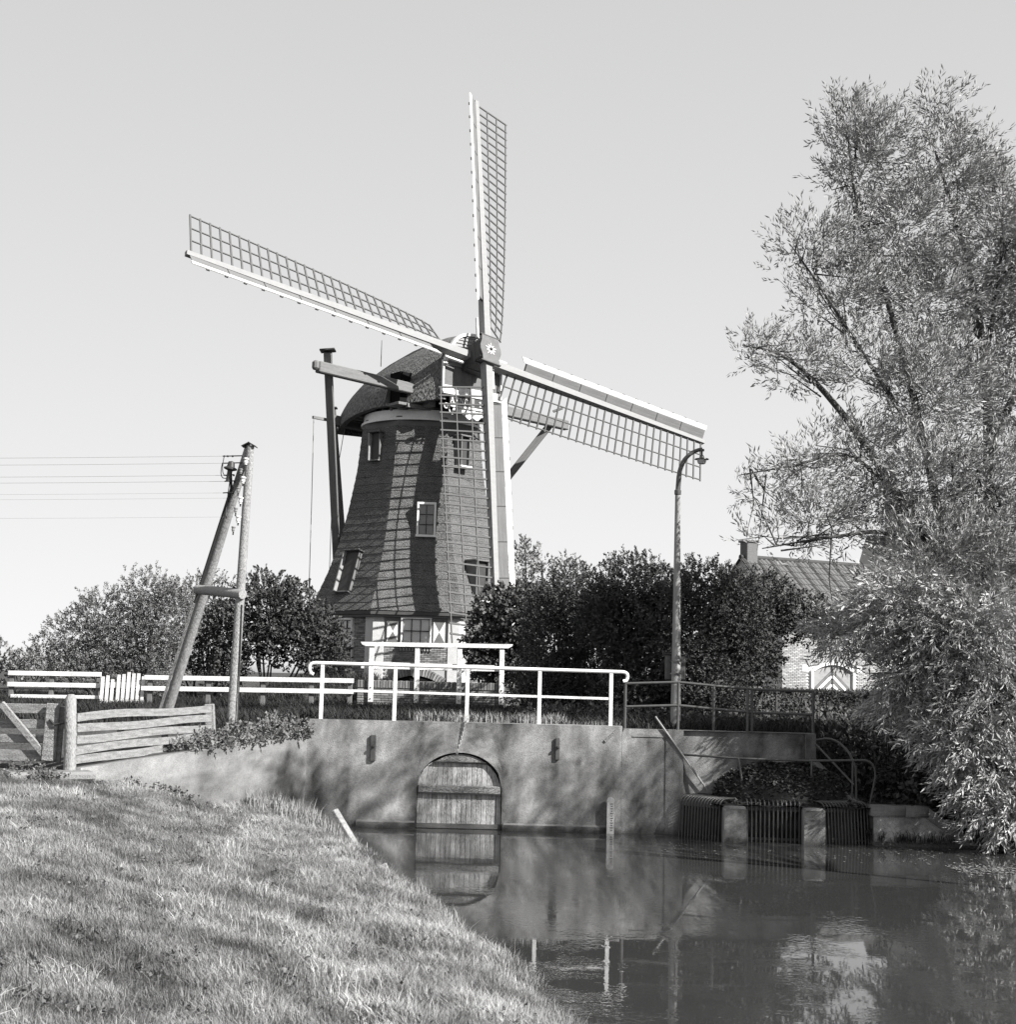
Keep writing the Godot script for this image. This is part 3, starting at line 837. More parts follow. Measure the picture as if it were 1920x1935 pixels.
func mill_cap(t: Node):
	# thatch shell: sections along the shaft [u, half width, eave, ridge]
	var sec := [[2.88, 1.3, 12.24, 14.66, 2.6], [2.5, 1.55, 12.2, 14.72, 2.2], [2.0, 1.85, 12.15, 14.76, 1.9], [1.2, 2.15, 12.12, 14.74, 1.7], [0.3, 2.35, 12.1, 14.64, 1.6], [-0.7, 2.4, 12.0, 14.42, 1.6], [-1.5, 2.35, 11.85, 14.12, 1.7], [-2.1, 2.2, 11.7, 13.8, 1.8], [-2.6, 1.98, 11.58, 13.46, 2.0], [-2.74, 1.88, 11.56, 13.34, 2.1], [-2.82, 1.0, 11.6, 12.7, 2.0], [-2.84, 0.3, 11.6, 12.1, 2.0]]
	var outline := func(i: int, grow: float) -> Array:
		var c = sec[i]
		var o := []
		for k in 25:
			var a := PI - PI * k / 24.0
			var w: float = c[1] + grow
			var ca := cos(a); var sa := sin(a)
			o.append(mp(c[0], w * signf(ca) * pow(absf(ca), 2.0 / c[4]), c[2] + (c[3] + grow - c[2]) * pow(absf(sa), 2.0 / c[4])))
		return o
	var s := st()
	var last := []; var lin := []
	for i in sec.size():
		var o: Array = outline.call(i, 0.0); var inn: Array = outline.call(i, -0.22)
		if i > 0:
			for k in 24:
				quad(s, last[k], last[k + 1], o[k + 1], o[k], 5)
				quad(s, lin[k], inn[k], inn[k + 1], lin[k + 1], 6)
			for k in [0, 24]: quad(s, last[k], o[k], inn[k], lin[k], 7)
		if i == 0 or i == sec.size() - 1:
			for k in 24: quad(s, o[k], o[k + 1], inn[k + 1], inn[k], 8)
		last = o; lin = inn
	var shell := put(t, "cap", done(s), M.cap_thatch)
	# slots for the spreader beam: dark reveals with pale cheeks on both sides
	for sg in [-1, 1]:
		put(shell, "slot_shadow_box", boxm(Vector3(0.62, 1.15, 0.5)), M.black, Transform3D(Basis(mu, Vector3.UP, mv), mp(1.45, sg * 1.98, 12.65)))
		put(shell, "slot_cheek", boxm(Vector3(0.07, 1.15, 0.7), 0.01), M.beam, Transform3D(Basis(mu, Vector3.UP, mv).rotated(mu, sg * 0.25), mp(1.12, sg * 1.98, 12.65)))
		put(shell, "slot_foot", boxm(Vector3(0.7, 0.1, 0.4), 0.01), M.beam, Transform3D(Basis(mu, Vector3.UP, mv), mp(1.45, sg * 2.1, 12.1)))
	# timber under the eaves
	s = st()
	for i in 9: cbox(s, Transform3D(Basis(mu, Vector3.UP, mv), mp(1.8 - i * 0.5, 0, 12.06)), Vector3(0.14, 0.14, 3.9))
	cbox(s, Transform3D(Basis(mu, Vector3.UP, mv), mp(-0.2, 1.2, 12.16)), Vector3(5.0, 0.2, 0.24)); cbox(s, Transform3D(Basis(mu, Vector3.UP, mv), mp(-0.2, -1.2, 12.16)), Vector3(5.0, 0.2, 0.24))
	put(shell, "cap_frame", done(s), M.wood)
	# front: horizontal lap boards in the arched top, upright boards below, white band, carved name board
	var front := put(t, "cap_front", (func(): var f := st(); cbox(f, Transform3D(Basis(mv, Vector3.UP, mu), mp(2.6, 0, 12.9)), Vector3(2.3, 1.6, 0.1)); return done(f)).call(), M.black)
	var fb := Basis(mv, Vector3.UP, mu)
	var halfw := func(y: float) -> float:
		var k := clampf((y - 12.24) / (14.66 - 12.24), 0.0, 1.0)
		return 1.28 * pow(maxf(1.0 - pow(k, 2.6), 0.0), 1.0 / 2.6)
	for i in 10:
		var y0 := 13.45 + i * 0.12; var y1 := y0 + 0.125
		if y1 > 14.62: y1 = 14.62
		var w0: float = halfw.call(y0) - 0.03; var w1: float = maxf(halfw.call(y1) - 0.03, 0.06)
		var sh := st()
		hexa(sh, [mp(2.86, -w0, y0), mp(2.98, -w0, y0), mp(2.98, w0, y0), mp(2.86, w0, y0), mp(2.84, -w1, y1 + 0.02), mp(2.93, -w1, y1 + 0.02), mp(2.93, w1, y1 + 0.02), mp(2.84, w1, y1 + 0.02)])
		put(front, "lap_board", done(sh), M.board_light)
	for i in 6: put(front, "upright_board", boxm(Vector3(0.415, 0.72, 0.05), 0.008), M.frieze, Transform3D(fb, mp(2.92, -1.05 + i * 0.42, 13.1)))
	put(front, "white_band", boxm(Vector3(2.56, 0.26, 0.08), 0.01), M.white, Transform3D(fb, mp(2.97, 0, 12.6)))
	for sg in [-1, 1]:
		put(front, "white_edge", boxm(Vector3(0.07, 1.1, 0.1), 0.01), M.white, Transform3D(fb, mp(2.96, sg * 1.28, 13.05)))
	var tr := st()
	var pts := []
	for i in 17:
		var a := PI * 0.87 - PI * 0.74 * i / 16.0
		pts.append(mp(2.95, 1.3 * signf(cos(a)) * pow(absf(cos(a)), 0.77), 12.24 + 2.42 * pow(sin(a), 0.77)))
	strip(tr, pts, 0.1, 0.16, mu)
	put(front, "arch_trim", done(tr), M.white)
	# name board: dark, with ANNO and the year
	put(front, "name_board", boxm(Vector3(2.1, 0.36, 0.06), 0.01), M.dark_paint, Transform3D(fb, mp(3.0, 0.05, 12.22)))
	put(front, "lower_band", boxm(Vector3(2.2, 0.07, 0.1), 0.01), M.white, Transform3D(fb, mp(3.02, 0.05, 12.02)))
	put(front, "cornice", boxm(Vector3(2.62, 0.06, 0.14), 0.01), M.white, Transform3D(fb, mp(3.0, 0, 12.44)))
	put(front, "centre_block", boxm(Vector3(0.2, 0.32, 0.1), 0.02), M.board_light, Transform3D(fb, mp(3.03, -0.05, 12.22)))
	var font := SystemFont.new()
	font.font_names = PackedStringArray(["Droid Serif"])
	for w in [["ANNO", -0.6], ["1856", 0.55]]:
		var tm := TextMesh.new()
		tm.text = w[0]; tm.font = font; tm.font_size = 26; tm.pixel_size = 0.0105; tm.depth = 0.015
		put(front, "lettering", tm, M.white, Transform3D(fb.rotated(mv, 0.0), mp(3.045, w[1], 12.22)))
	# carved scrolls under the name board
	for q in [[-1.14, 11.98, 0.11, 1], [-0.72, 11.92, 0.1, -1], [-0.3, 11.84, 0.1, 1], [0.4, 11.84, 0.1, -1], [0.82, 11.92, 0.1, 1], [1.2, 11.98, 0.11, -1]]:
		var c := st()
		var sp := []; var sr := []
		for i in 22:
			var a := i * 0.42
			var rr: float = q[2] * (1.0 - i / 30.0)
			sp.append(mp(3.0, q[0] + q[3] * cos(a) * rr, q[1] + sin(a) * rr))
			sr.append(0.035 - 0.0008 * i)
		sp.push_front(mp(3.0, q[0] + q[3] * (q[2] + 0.06), q[1] - 0.2)); sr.push_front(0.03)
		tube(c, sp, sr, 6)
		put(front, "scroll", done(c), M.white)
	var cb := PackedVector2Array([Vector2(-0.75, 11.98), Vector2(0.85, 11.98), Vector2(0.7, 11.84), Vector2(0.4, 11.76), Vector2(0.25, 11.62), Vector2(0.05, 11.72), Vector2(-0.15, 11.62), Vector2(-0.3, 11.76), Vector2(-0.6, 11.84)])
	put(front, "carved_apron", prismm(cb, -0.02, 0.02), M.ring, Transform3D(fb, mp(2.98, 0, 0)))
	put(front, "carved_boss", (func(): var b := st(); lathe(b, [Vector2(0.1, 0), Vector2(0.09, 0.04), Vector2(0.04, 0.07), Vector2(0.0, 0.075)], Transform3D(Basis(mv, mu, -Vector3.UP), mp(3.0, 0.05, 11.88)), 14); return done(b)).call(), M.white)
	# lightning spike
	pipe(shell, "spike", [mp(-1.9, -0.6, 14.2), mp(-1.9, -0.6, 15.2)], [0.02, 0.01], M.iron, 5)

func mill_tail(t: Node):
	var a := mp(2.3, -5.93, 12.72); var b := mp(0.93, 6.26, 12.5)
	bar(t, "spreader_beam", a, b, 0.37, 0.27, M.beam, Vector3.UP, 0.03)
	put(t, "beam_end", boxm(Vector3(0.2, 0.31, 0.25), 0.06), M.beam, along(a, b).translated_local(Vector3(-a.distance_to(b) / 2 - 0.08, 0.04, 0)))
	var c := mp(-2.2, -2.6, 11.95); var d := mp(-2.9, 2.6, 11.95)
	bar(t, "tail_beam", c, d, 0.38, 0.28, M.beam, Vector3.UP, 0.03)
	# long braces down to the tail foot
	var foot := Vector3(-6.05, 3.2, -55.2)
	var lt := a + (b - a).normalized() * 0.42
	bar(t, "long_brace", lt + Vector3(0, 0.55, 0.12), foot + Vector3(-0.05, 0, 0.6), 0.26, 0.24, M.beam, Vector3.RIGHT, 0.02)
	put(t, "brace_cap", boxm(Vector3(0.5, 0.06, 0.46), 0.01), M.dark_paint, Transform3D(Basis(Vector3(0, 0, 1), 0.1), lt + Vector3(0, 0.6, 0.12)))
	var st2 := c + (d - c).normalized() * 0.16
	bar(t, "short_brace", st2 + Vector3(0.0, 0.42, 0.05), foot + Vector3(0.3, 0, 0.1), 0.22, 0.2, M.dark_beam, Vector3.RIGHT, 0.02)
	put(t, "brace_cap", boxm(Vector3(0.34, 0.05, 0.34), 0.01), M.dark_paint, Transform3D(Basis.IDENTITY, st2 + Vector3(0, 0.45, 0.05)))
	var rt := b - (b - a).normalized() * 0.75
	bar(t, "long_brace", rt + Vector3(0, 0.1, -0.1), foot + Vector3(0.6, 0, -0.2), 0.26, 0.24, M.beam, Vector3.RIGHT, 0.02)
	put(t, "brace_cap", boxm(Vector3(0.4, 0.05, 0.4), 0.01), M.beam, Transform3D(Basis(mu, 0.5), rt + Vector3(0.15, 0.5, 0.0)))
	bar(t, "tail_pole", mp(-2.8, 0, 12.2), foot, 0.36, 0.34, M.beam, Vector3.RIGHT, 0.03)
	# brake lever and its rope
	var e := mp(-2.44, -3.14, 12.0)
	bar(t, "brake_lever", e, e + (d - c).normalized() * 0.9, 0.1, 0.09, M.beam)
	var r0 := e + Vector3(0.03, 0, 0)
	pipe(t, "brake_rope", [r0, r0 + Vector3(0.06, -3.3, 0.1), r0 + Vector3(0.1, -6.0, 0.2), r0 + Vector3(0.16, -7.6, 0.3)], [0.014], M.wire, 5)
	pipe(t, "rope_hook", [r0 + Vector3(0.11, -5.9, 0.2), r0 + Vector3(0.11, -6.2, 0.2), r0 + Vector3(0.14, -6.7, 0.2)], [0.04, 0.025, 0.03], M.iron, 6)
	pipe(t, "stay_rope", [mp(-2.2, -1.9, 11.8), mp(-2.9, -1.9, 9.0), mp(-3.2, -1.7, 6.2)], [0.014], M.wire, 5)

func mill_sails(t: Node):
	var tl := deg_to_rad(TILT)
	var n := mu * cos(tl) + Vector3.UP * sin(tl)
	var e1 := mv
	var e2 := n.cross(e1).normalized()
	var hub := Vector3(-1.05, 13.83, -49.7)
	var ph := deg_to_rad(PHI)
	# cast poll end and shaft
	var pe := put(t, "poll_end", boxm(Vector3(0.8, 0.8, 1.15), 0.05), M.dark_paint, Transform3D(Basis(e1.rotated(n, ph), e2.rotated(n, ph), n), hub - n * 0.1))
	put(pe, "band", boxm(Vector3(0.86, 0.86, 0.08), 0.03), M.iron, Transform3D(Basis.IDENTITY, Vector3(0, 0, 0.2)))
	put(pe, "band", boxm(Vector3(0.86, 0.86, 0.08), 0.03), M.iron, Transform3D(Basis.IDENTITY, Vector3(0, 0, -0.3)))
	var plate := PackedVector2Array([Vector2(-0.36, 0.5), Vector2(0.36, 0.5), Vector2(0.37, 0.3), Vector2(0.44, 0.08), Vector2(0.44, -0.08), Vector2(0.36, -0.3), Vector2(0.35, -0.5), Vector2(-0.35, -0.5), Vector2(-0.36, -0.3), Vector2(-0.44, -0.08), Vector2(-0.44, 0.08), Vector2(-0.37, 0.3)])
	put(pe, "face_plate", prismm(plate, 0.0, 0.05), M.frieze, Transform3D(Basis.IDENTITY, Vector3(0, 0, 0.58)))
	for sg in [-1, 1]: put(pe, "plate_edge", boxm(Vector3(0.84, 0.05, 0.12), 0.01), M.iron, Transform3D(Basis.IDENTITY, Vector3(0, sg * 0.52, 0.58)))
	for i in 10:
		var a := TAU * i / 10.0
		var l := 0.27 if i % 2 == 0 else 0.22
		put(pe, "sun_ray", prismm(PackedVector2Array([Vector2(-0.03, 0.07), Vector2(0.03, 0.07), Vector2(0.0, l)]), 0.0, 0.012), M.white, Transform3D(Basis(Vector3(0, 0, 1), a), Vector3(0, 0, 0.63)))
	put(pe, "shaft_pin", boxm(Vector3(0.1, 0.1, 0.1), 0.02), M.iron, Transform3D(Basis.IDENTITY, Vector3(0, 0, 0.66)))
	pipe(t, "windshaft", [hub - n * 0.6, hub - n * 2.2], [0.36], M.dark_paint, 14)
	for k in 4:
		var ang: float = ph + [PI / 2, PI, 0.0, -PI / 2][k]
		var d := e1 * cos(ang) + e2 * sin(ang)
		var tt := e1 * sin(ang) - e2 * cos(ang)          # towards the lattice
		var off := 0.24 if k == 0 or k == 3 else -0.28
		sail(t, hub + n * off, d, tt, n)

func sail(t: Node, c: Vector3, d: Vector3, tt: Vector3, n: Vector3):
	# the stock is the sail's own mesh; everything else is built on it
	var s := st()
	var a := c; var b := c + d * SAIL
	var q := []
	for e in [[a, 0.135, 0.17], [b, 0.08, 0.08]]:
		for g in [[-1, 1], [1, 1], [1, -1], [-1, -1]]: q.append(e[0] + tt * g[0] * e[1] + n * g[1] * e[2])
	hexa(s, q)
	var root := put(t, "sail", done(s), M.stock)
	var nb := 28
	var s0 := 0.125 * SAIL; var s1 := 0.985 * SAIL
	var ends := []; var third := []; var two := []
	for i in nb:
		var f := float(i) / (nb - 1)
		var x := lerpf(s0, s1, f)
		var w := deg_to_rad(lerpf(33.0, 9.0, pow(f, 0.75)))
		var dir := tt * cos(w) - n * sin(w)
		var o := c + d * x + n * 0.02
		var l := 1.62
		bar(root, "sail_bar", o - dir * 0.1, o + dir * (l + 0.06), 0.055, 0.04, M.bar_wood, d)
		ends.append(o + dir * l); third.append(o + dir * l * 0.36); two.append(o + dir * l * 0.68)
	for li in [ends, third, two]:
		var h := st()
		strip(h, li, 0.035, 0.04, n)
		put(root, "long_lath", done(h), M.bar_wood)
	# leading boards on the other side, canted forward
	var bw := deg_to_rad(32.0)
	var bd := -tt * cos(bw) + n * sin(bw)
	var bn := tt * sin(bw) + n * cos(bw)
	var z0 := 0.185 * SAIL; var z1 := 0.992 * SAIL
	var nbrd := 7
	for i in nbrd:
		var y0 := lerpf(z0, z1, float(i) / nbrd) + 0.012; var y1 := lerpf(z0, z1, float(i + 1) / nbrd) - 0.012
		var o := c + d * (y0 + y1) / 2
		var w0 := 0.1; var w1 := 0.46
		put(root, "leading_board", boxm(Vector3(y1 - y0, w1 - w0, 0.03), 0.006), M.board, Transform3D(Basis(d, bd, d.cross(bd)), o + bd * (w0 + w1) / 2))
		put(root, "strap", boxm(Vector3(0.03, 0.36, 0.06)), M.iron, Transform3D(Basis(d, bd, d.cross(bd)), c + d * (y0 - 0.012) + bd * 0.28 - bn * 0.008))
		for jj in 2: put(root, "strap_end", boxm(Vector3(0.12, 0.04, 0.05), 0.01), M.iron, Transform3D(Basis(d, bd, d.cross(bd)), c + d * lerpf(y0, y1, jj * 0.5 + 0.1) + bd * 0.66 - bn * 0.03))
	var tip := st()
	hexa(tip, [c + d * (z0 - 0.12) + bd * 0.475 - bn * 0.018, c + d * (z0 - 0.28) + bd * 0.655 - bn * 0.018, c + d * (z1 + 0.02) + bd * 0.655 - bn * 0.018, c + d * (z1 + 0.02) + bd * 0.475 - bn * 0.018, c + d * (z0 - 0.12) + bd * 0.475 + bn * 0.018, c + d * (z0 - 0.28) + bd * 0.655 + bn * 0.018, c + d * (z1 + 0.02) + bd * 0.655 + bn * 0.018, c + d * (z1 + 0.02) + bd * 0.475 + bn * 0.018])
	put(root, "white_edge_board", done(tip), M.white)
	put(root, "wedge", boxm(Vector3(0.8, 0.07, 0.1), 0.01), M.white, Transform3D(Basis(d, tt, d.cross(tt)), c + d * 0.95 - tt * 0.3 - n * 0.05))

# ------------------------------------------------------------------ railings, fences, poles
func curve_pts(a: Vector3, b: Vector3, c: Vector3, n := 6) -> Array:
	var o := []
	for i in n + 1:
		var f := float(i) / n
		o.append(a.lerp(b, f).lerp(b.lerp(c, f), f))
	return o

func railings():
	var zf := -26.72
	var t := thing("bridge_railing", "white tubular railing with hooked ends on top of the arched sluice wall", "railing")
	var y0 := 2.9; var y1 := 2.88
	var p := curve_pts(Vector3(-3.53, 2.72, zf), Vector3(-3.62, 2.91, zf), Vector3(-3.44, 2.91, zf), 6)
	p.push_front(Vector3(-3.48, 2.7, zf))
	p.append(Vector3(-0.6, 2.895, zf)); p.append(Vector3(2.1, y1, zf))
	p.append_array(curve_pts(Vector3(2.14, y1, zf), Vector3(2.31, y1, zf), Vector3(2.24, 2.73, zf), 6))
	p.append(Vector3(2.18, 2.71, zf))
	pipe(t, "top_rail", p, [0.032], M.white_paint, 10)
	bar(t, "middle_rail", Vector3(-3.35, 2.425, zf), Vector3(1.96, 2.39, zf), 0.045, 0.02, M.white)
	for x in [-3.32, -1.985, -0.665, 0.655, 1.96]:
		bar(t, "post", Vector3(x, 1.88, zf), Vector3(x, 2.9, zf), 0.07, 0.035, M.white, Vector3.RIGHT, 0.005)
	# steel railing on the low wall
	t = thing("steel_railing", "dark rusty steel pipe railing on the low wall in front of the lamp post", "railing")
	var tops := [Vector3(2.23, 2.67, -26.8), Vector3(3.2, 2.72, -26.8), Vector3(3.85, 2.67, -26.8), Vector3(4.47, 2.63, -26.8), Vector3(4.56, 2.62, -26.85), Vector3(5.69, 2.61, -26.9)]
	for h in [0.0, -0.42]:
		var r := []
		for q in tops: r.append(q + Vector3(0, h, 0))
		pipe(t, "rail", r, [0.024], M.steel, 8)
	for i in tops.size():
		var q: Vector3 = tops[i]
		pipe(t, "post", [Vector3(q.x, 1.83, q.z), q], [0.027], M.steel, 8)
	# white plank railing on the brick culvert head
	t = thing("culvert_railing", "white double plank railing bolted to the brick culvert in front of the mill", "railing")
	var z := -38.98
	for x in [-3.54, -2.32, -1.19, -0.06]:
		bar(t, "post", Vector3(x, 1.99, z + 0.02), Vector3(x - 0.01, 3.5, z + 0.02), 0.13, 0.09, M.white, Vector3.RIGHT, 0.008)
		for y in [2.08, 2.38]: put(t, "bolt", boxm(Vector3(0.03, 0.03, 0.03), 0.006), M.iron, Transform3D(Basis.IDENTITY, Vector3(x, y, z + 0.07)))
		put(t, "iron_shoe", boxm(Vector3(0.14, 0.04, 0.1)), M.iron, Transform3D(Basis.IDENTITY, Vector3(x, 1.975, z + 0.02)))
	var s := st()
	prism(s, PackedVector2Array([Vector2(-3.84, 3.58), Vector2(-3.8, 3.51), Vector2(-3.7, 3.47), Vector2(0.1, 3.5), Vector2(0.2, 3.56), Vector2(0.22, 3.61)]), z - 0.02, z + 0.1)
	put(t, "top_rail", done(s), M.white)
	s = st()
	prism(s, PackedVector2Array([Vector2(-3.82, 2.88), Vector2(-3.82, 3.0), Vector2(-3.74, 3.06), Vector2(-0.2, 3.04), Vector2(-0.15, 3.0), Vector2(-0.15, 2.88)]), z - 0.06, z - 0.025)
	put(t, "lower_plank", done(s), M.white)
	# brick culvert head
	t = thing("culvert_wall", "low dark brick culvert wall with a brick-on-edge coping below the mill", "wall")
	s = st()
	cbox(s, Transform3D(Basis.IDENTITY, Vector3(-1.8, 1.9, z - 0.24)), Vector3(4.2, 1.2, 0.36))
	var core := put(t, "wall_core", done(s), M.dark_mortar)
	var tf := Transform3D(Basis.IDENTITY, Vector3(0, 0, z - 0.06))
	brick_wall(core, tf, -3.9, 0.3, 1.66, 2.36, [], true, 11, true)
	for i in 56:
		var x := -3.87 + i * 0.075
		put(core, "coping_brick", boxm(Vector3(0.063, 0.2, 0.44), 0.008), M["brick%d" % (i * 5 % 2)], Transform3D(Basis.IDENTITY, Vector3(x, 2.47 + 0.004 * sin(i * 3.0), z - 0.24)))
	# white two-rail fence along the bank and its little gate
	var zz := -38.0
	for f in [[-12.88, -10.46, "short white rail fence to the left of the white picket gate", [-12.8, -11.76, -10.55], [2.53, 2.24, 1.94]], [-9.34, -3.9, "long white rail fence between the picket gate and the brick culvert", [-9.2, -7.68, -6.26, -5.0, -4.0], [2.5, 2.22]]]:
		t = thing("rail_fence", f[2], "fence", Vector3.ZERO)
		for k in f[4].size():
			var a := Vector3(f[0], f[4][k], zz); var b := Vector3(f[1], f[4][k] + (f[1] - f[0]) * 0.008, zz)
			if k == 2: a.x += 0.1
			bar(t, "rail", a, b, 0.12 if k < 2 else 0.09, 0.05, M.white, Vector3.UP, 0.006)
		for x in f[3]: bar(t, "post", Vector3(x, 1.4, zz - 0.09), Vector3(x, 2.5, zz - 0.09), 0.12, 0.1, M.frieze, Vector3.RIGHT, 0.008)
	t = thing("picket_gate", "small white picket gate with an arched top, sagging out of line", "gate", Vector3.ZERO)
	var rng := RandomNumberGenerator.new(); rng.seed = 2
	for i in 9:
		var x := -10.4 + i * 0.12 + (0.03 if i > 2 else 0.0)
		var top := 2.5 + 0.1 * sin(clampf((i - 2.5) / 6.0, 0, 1) * PI) - (0.07 if i == 2 else 0.0) + (0.03 if i % 2 else 0.0)
		bar(t, "picket", Vector3(x, 1.68 + rng.randf() * 0.05 + i * 0.004, zz + 0.12 - i * 0.03), Vector3(x + 0.02, top, zz + 0.12 - i * 0.03), 0.085, 0.025, M.white, Vector3.RIGHT, 0.004)
	for y in [1.82, 2.28]: bar(t, "ledger", Vector3(-10.45, y, zz + 0.08), Vector3(-9.34, y + 0.02, zz - 0.18), 0.14, 0.025, M.white, Vector3.UP, 0.004)
	put(t, "gate_post", boxm(Vector3(0.13, 1.0, 0.12), 0.01), M.frieze, Transform3D(Basis.IDENTITY, Vector3(-10.52, 1.95, zz - 0.06)))
	# weathered plank fence on the wing wall
	t = thing("plank_fence", "weathered grey fence of five warped planks running up the wing wall", "fence")
	var pa := Vector3(-6.15, 0, -21.0); var pb := Vector3(-5.03, 0, -25.3)
	var side := (pb - pa).normalized().cross(Vector3.UP)
	if side.x < 0: side = -side
	for i in 5:
		var ya: float = [2.01, 1.83, 1.69, 1.545, 1.41][i]; var yb: float = [2.06, 1.92, 1.78, 1.66, 1.55][i]
		var pts := []
		for k in 13:
			var f := k / 12.0
			if i == 4 and f > 0.62: continue
			var q := pa.lerp(pb, f * (0.97 if i < 4 else 1.0))
			q.y = lerpf(ya, yb, f) + 0.018 * sin(f * 7.0 + i * 1.9) + 0.02 * sin(f * 3.1 + i)
			pts.append(q + side * (0.06 + 0.012 * sin(f * 5.0 + i)))
		s = st()
		strip(s, pts, 0.115, 0.03, side)
		put(t, "plank", done(s), M.fence_wood)
	for f in [0.34, 0.66]:
		var q := pa.lerp(pb, f)
		bar(t, "post", Vector3(q.x - 0.07, 1.1, q.z), Vector3(q.x - 0.07, 1.98, q.z), 0.08, 0.15, M.fence_wood, Vector3.RIGHT, 0.01)
	bar(t, "end_post", Vector3(-5.0, 1.4, -25.28), Vector3(-5.07, 2.15, -25.28), 0.17, 0.1, M.fence_wood, Vector3.RIGHT, 0.015)
	pipe(t, "gate_post", [Vector3(-6.15, 1.0, -21.0), Vector3(-6.17, 1.8, -21.0), Vector3(-6.2, 2.28, -21.0), Vector3(-6.2, 2.34, -21.0)], [0.092, 0.088, 0.08, 0.045], M.pole, 12)
	# field gate at the left edge
	t = thing("field_gate", "old wooden plank field gate chained to the round fence post", "gate")
	var gz := -21.15
	for i in 4:
		var y: float = [2.12, 1.9, 1.69, 1.45][i]
		bar(t, "plank", Vector3(-9.0, y - 0.03, gz - 0.3), Vector3(-6.42, y, gz), [0.14, 0.13, 0.12, 0.16][i], 0.03, M.fence_wood, Vector3.UP, 0.006)
	bar(t, "brace", Vector3(-7.25, 2.18, gz - 0.02), Vector3(-6.52, 1.42, gz + 0.05), 0.1, 0.05, M.fence_wood, Vector3.UP, 0.01)
	bar(t, "head_board", Vector3(-6.5, 1.38, gz + 0.06), Vector3(-6.47, 2.2, gz + 0.06), 0.19, 0.05, M.fence_wood, Vector3.RIGHT, 0.01)
	bar(t, "stile", Vector3(-6.38, 1.36, gz - 0.02), Vector3(-6.36, 2.16, gz - 0.02), 0.07, 0.06, M.fence_wood, Vector3.RIGHT, 0.01)
	pipe(t, "latch_chain", [Vector3(-6.5, 1.97, gz + 0.1), Vector3(-6.42, 1.9, gz + 0.12), Vector3(-6.3, 1.93, gz + 0.14), Vector3(-6.18, 1.97, gz + 0.22), Vector3(-6.1, 1.95, gz + 0.14)], [0.018], M.iron, 6)

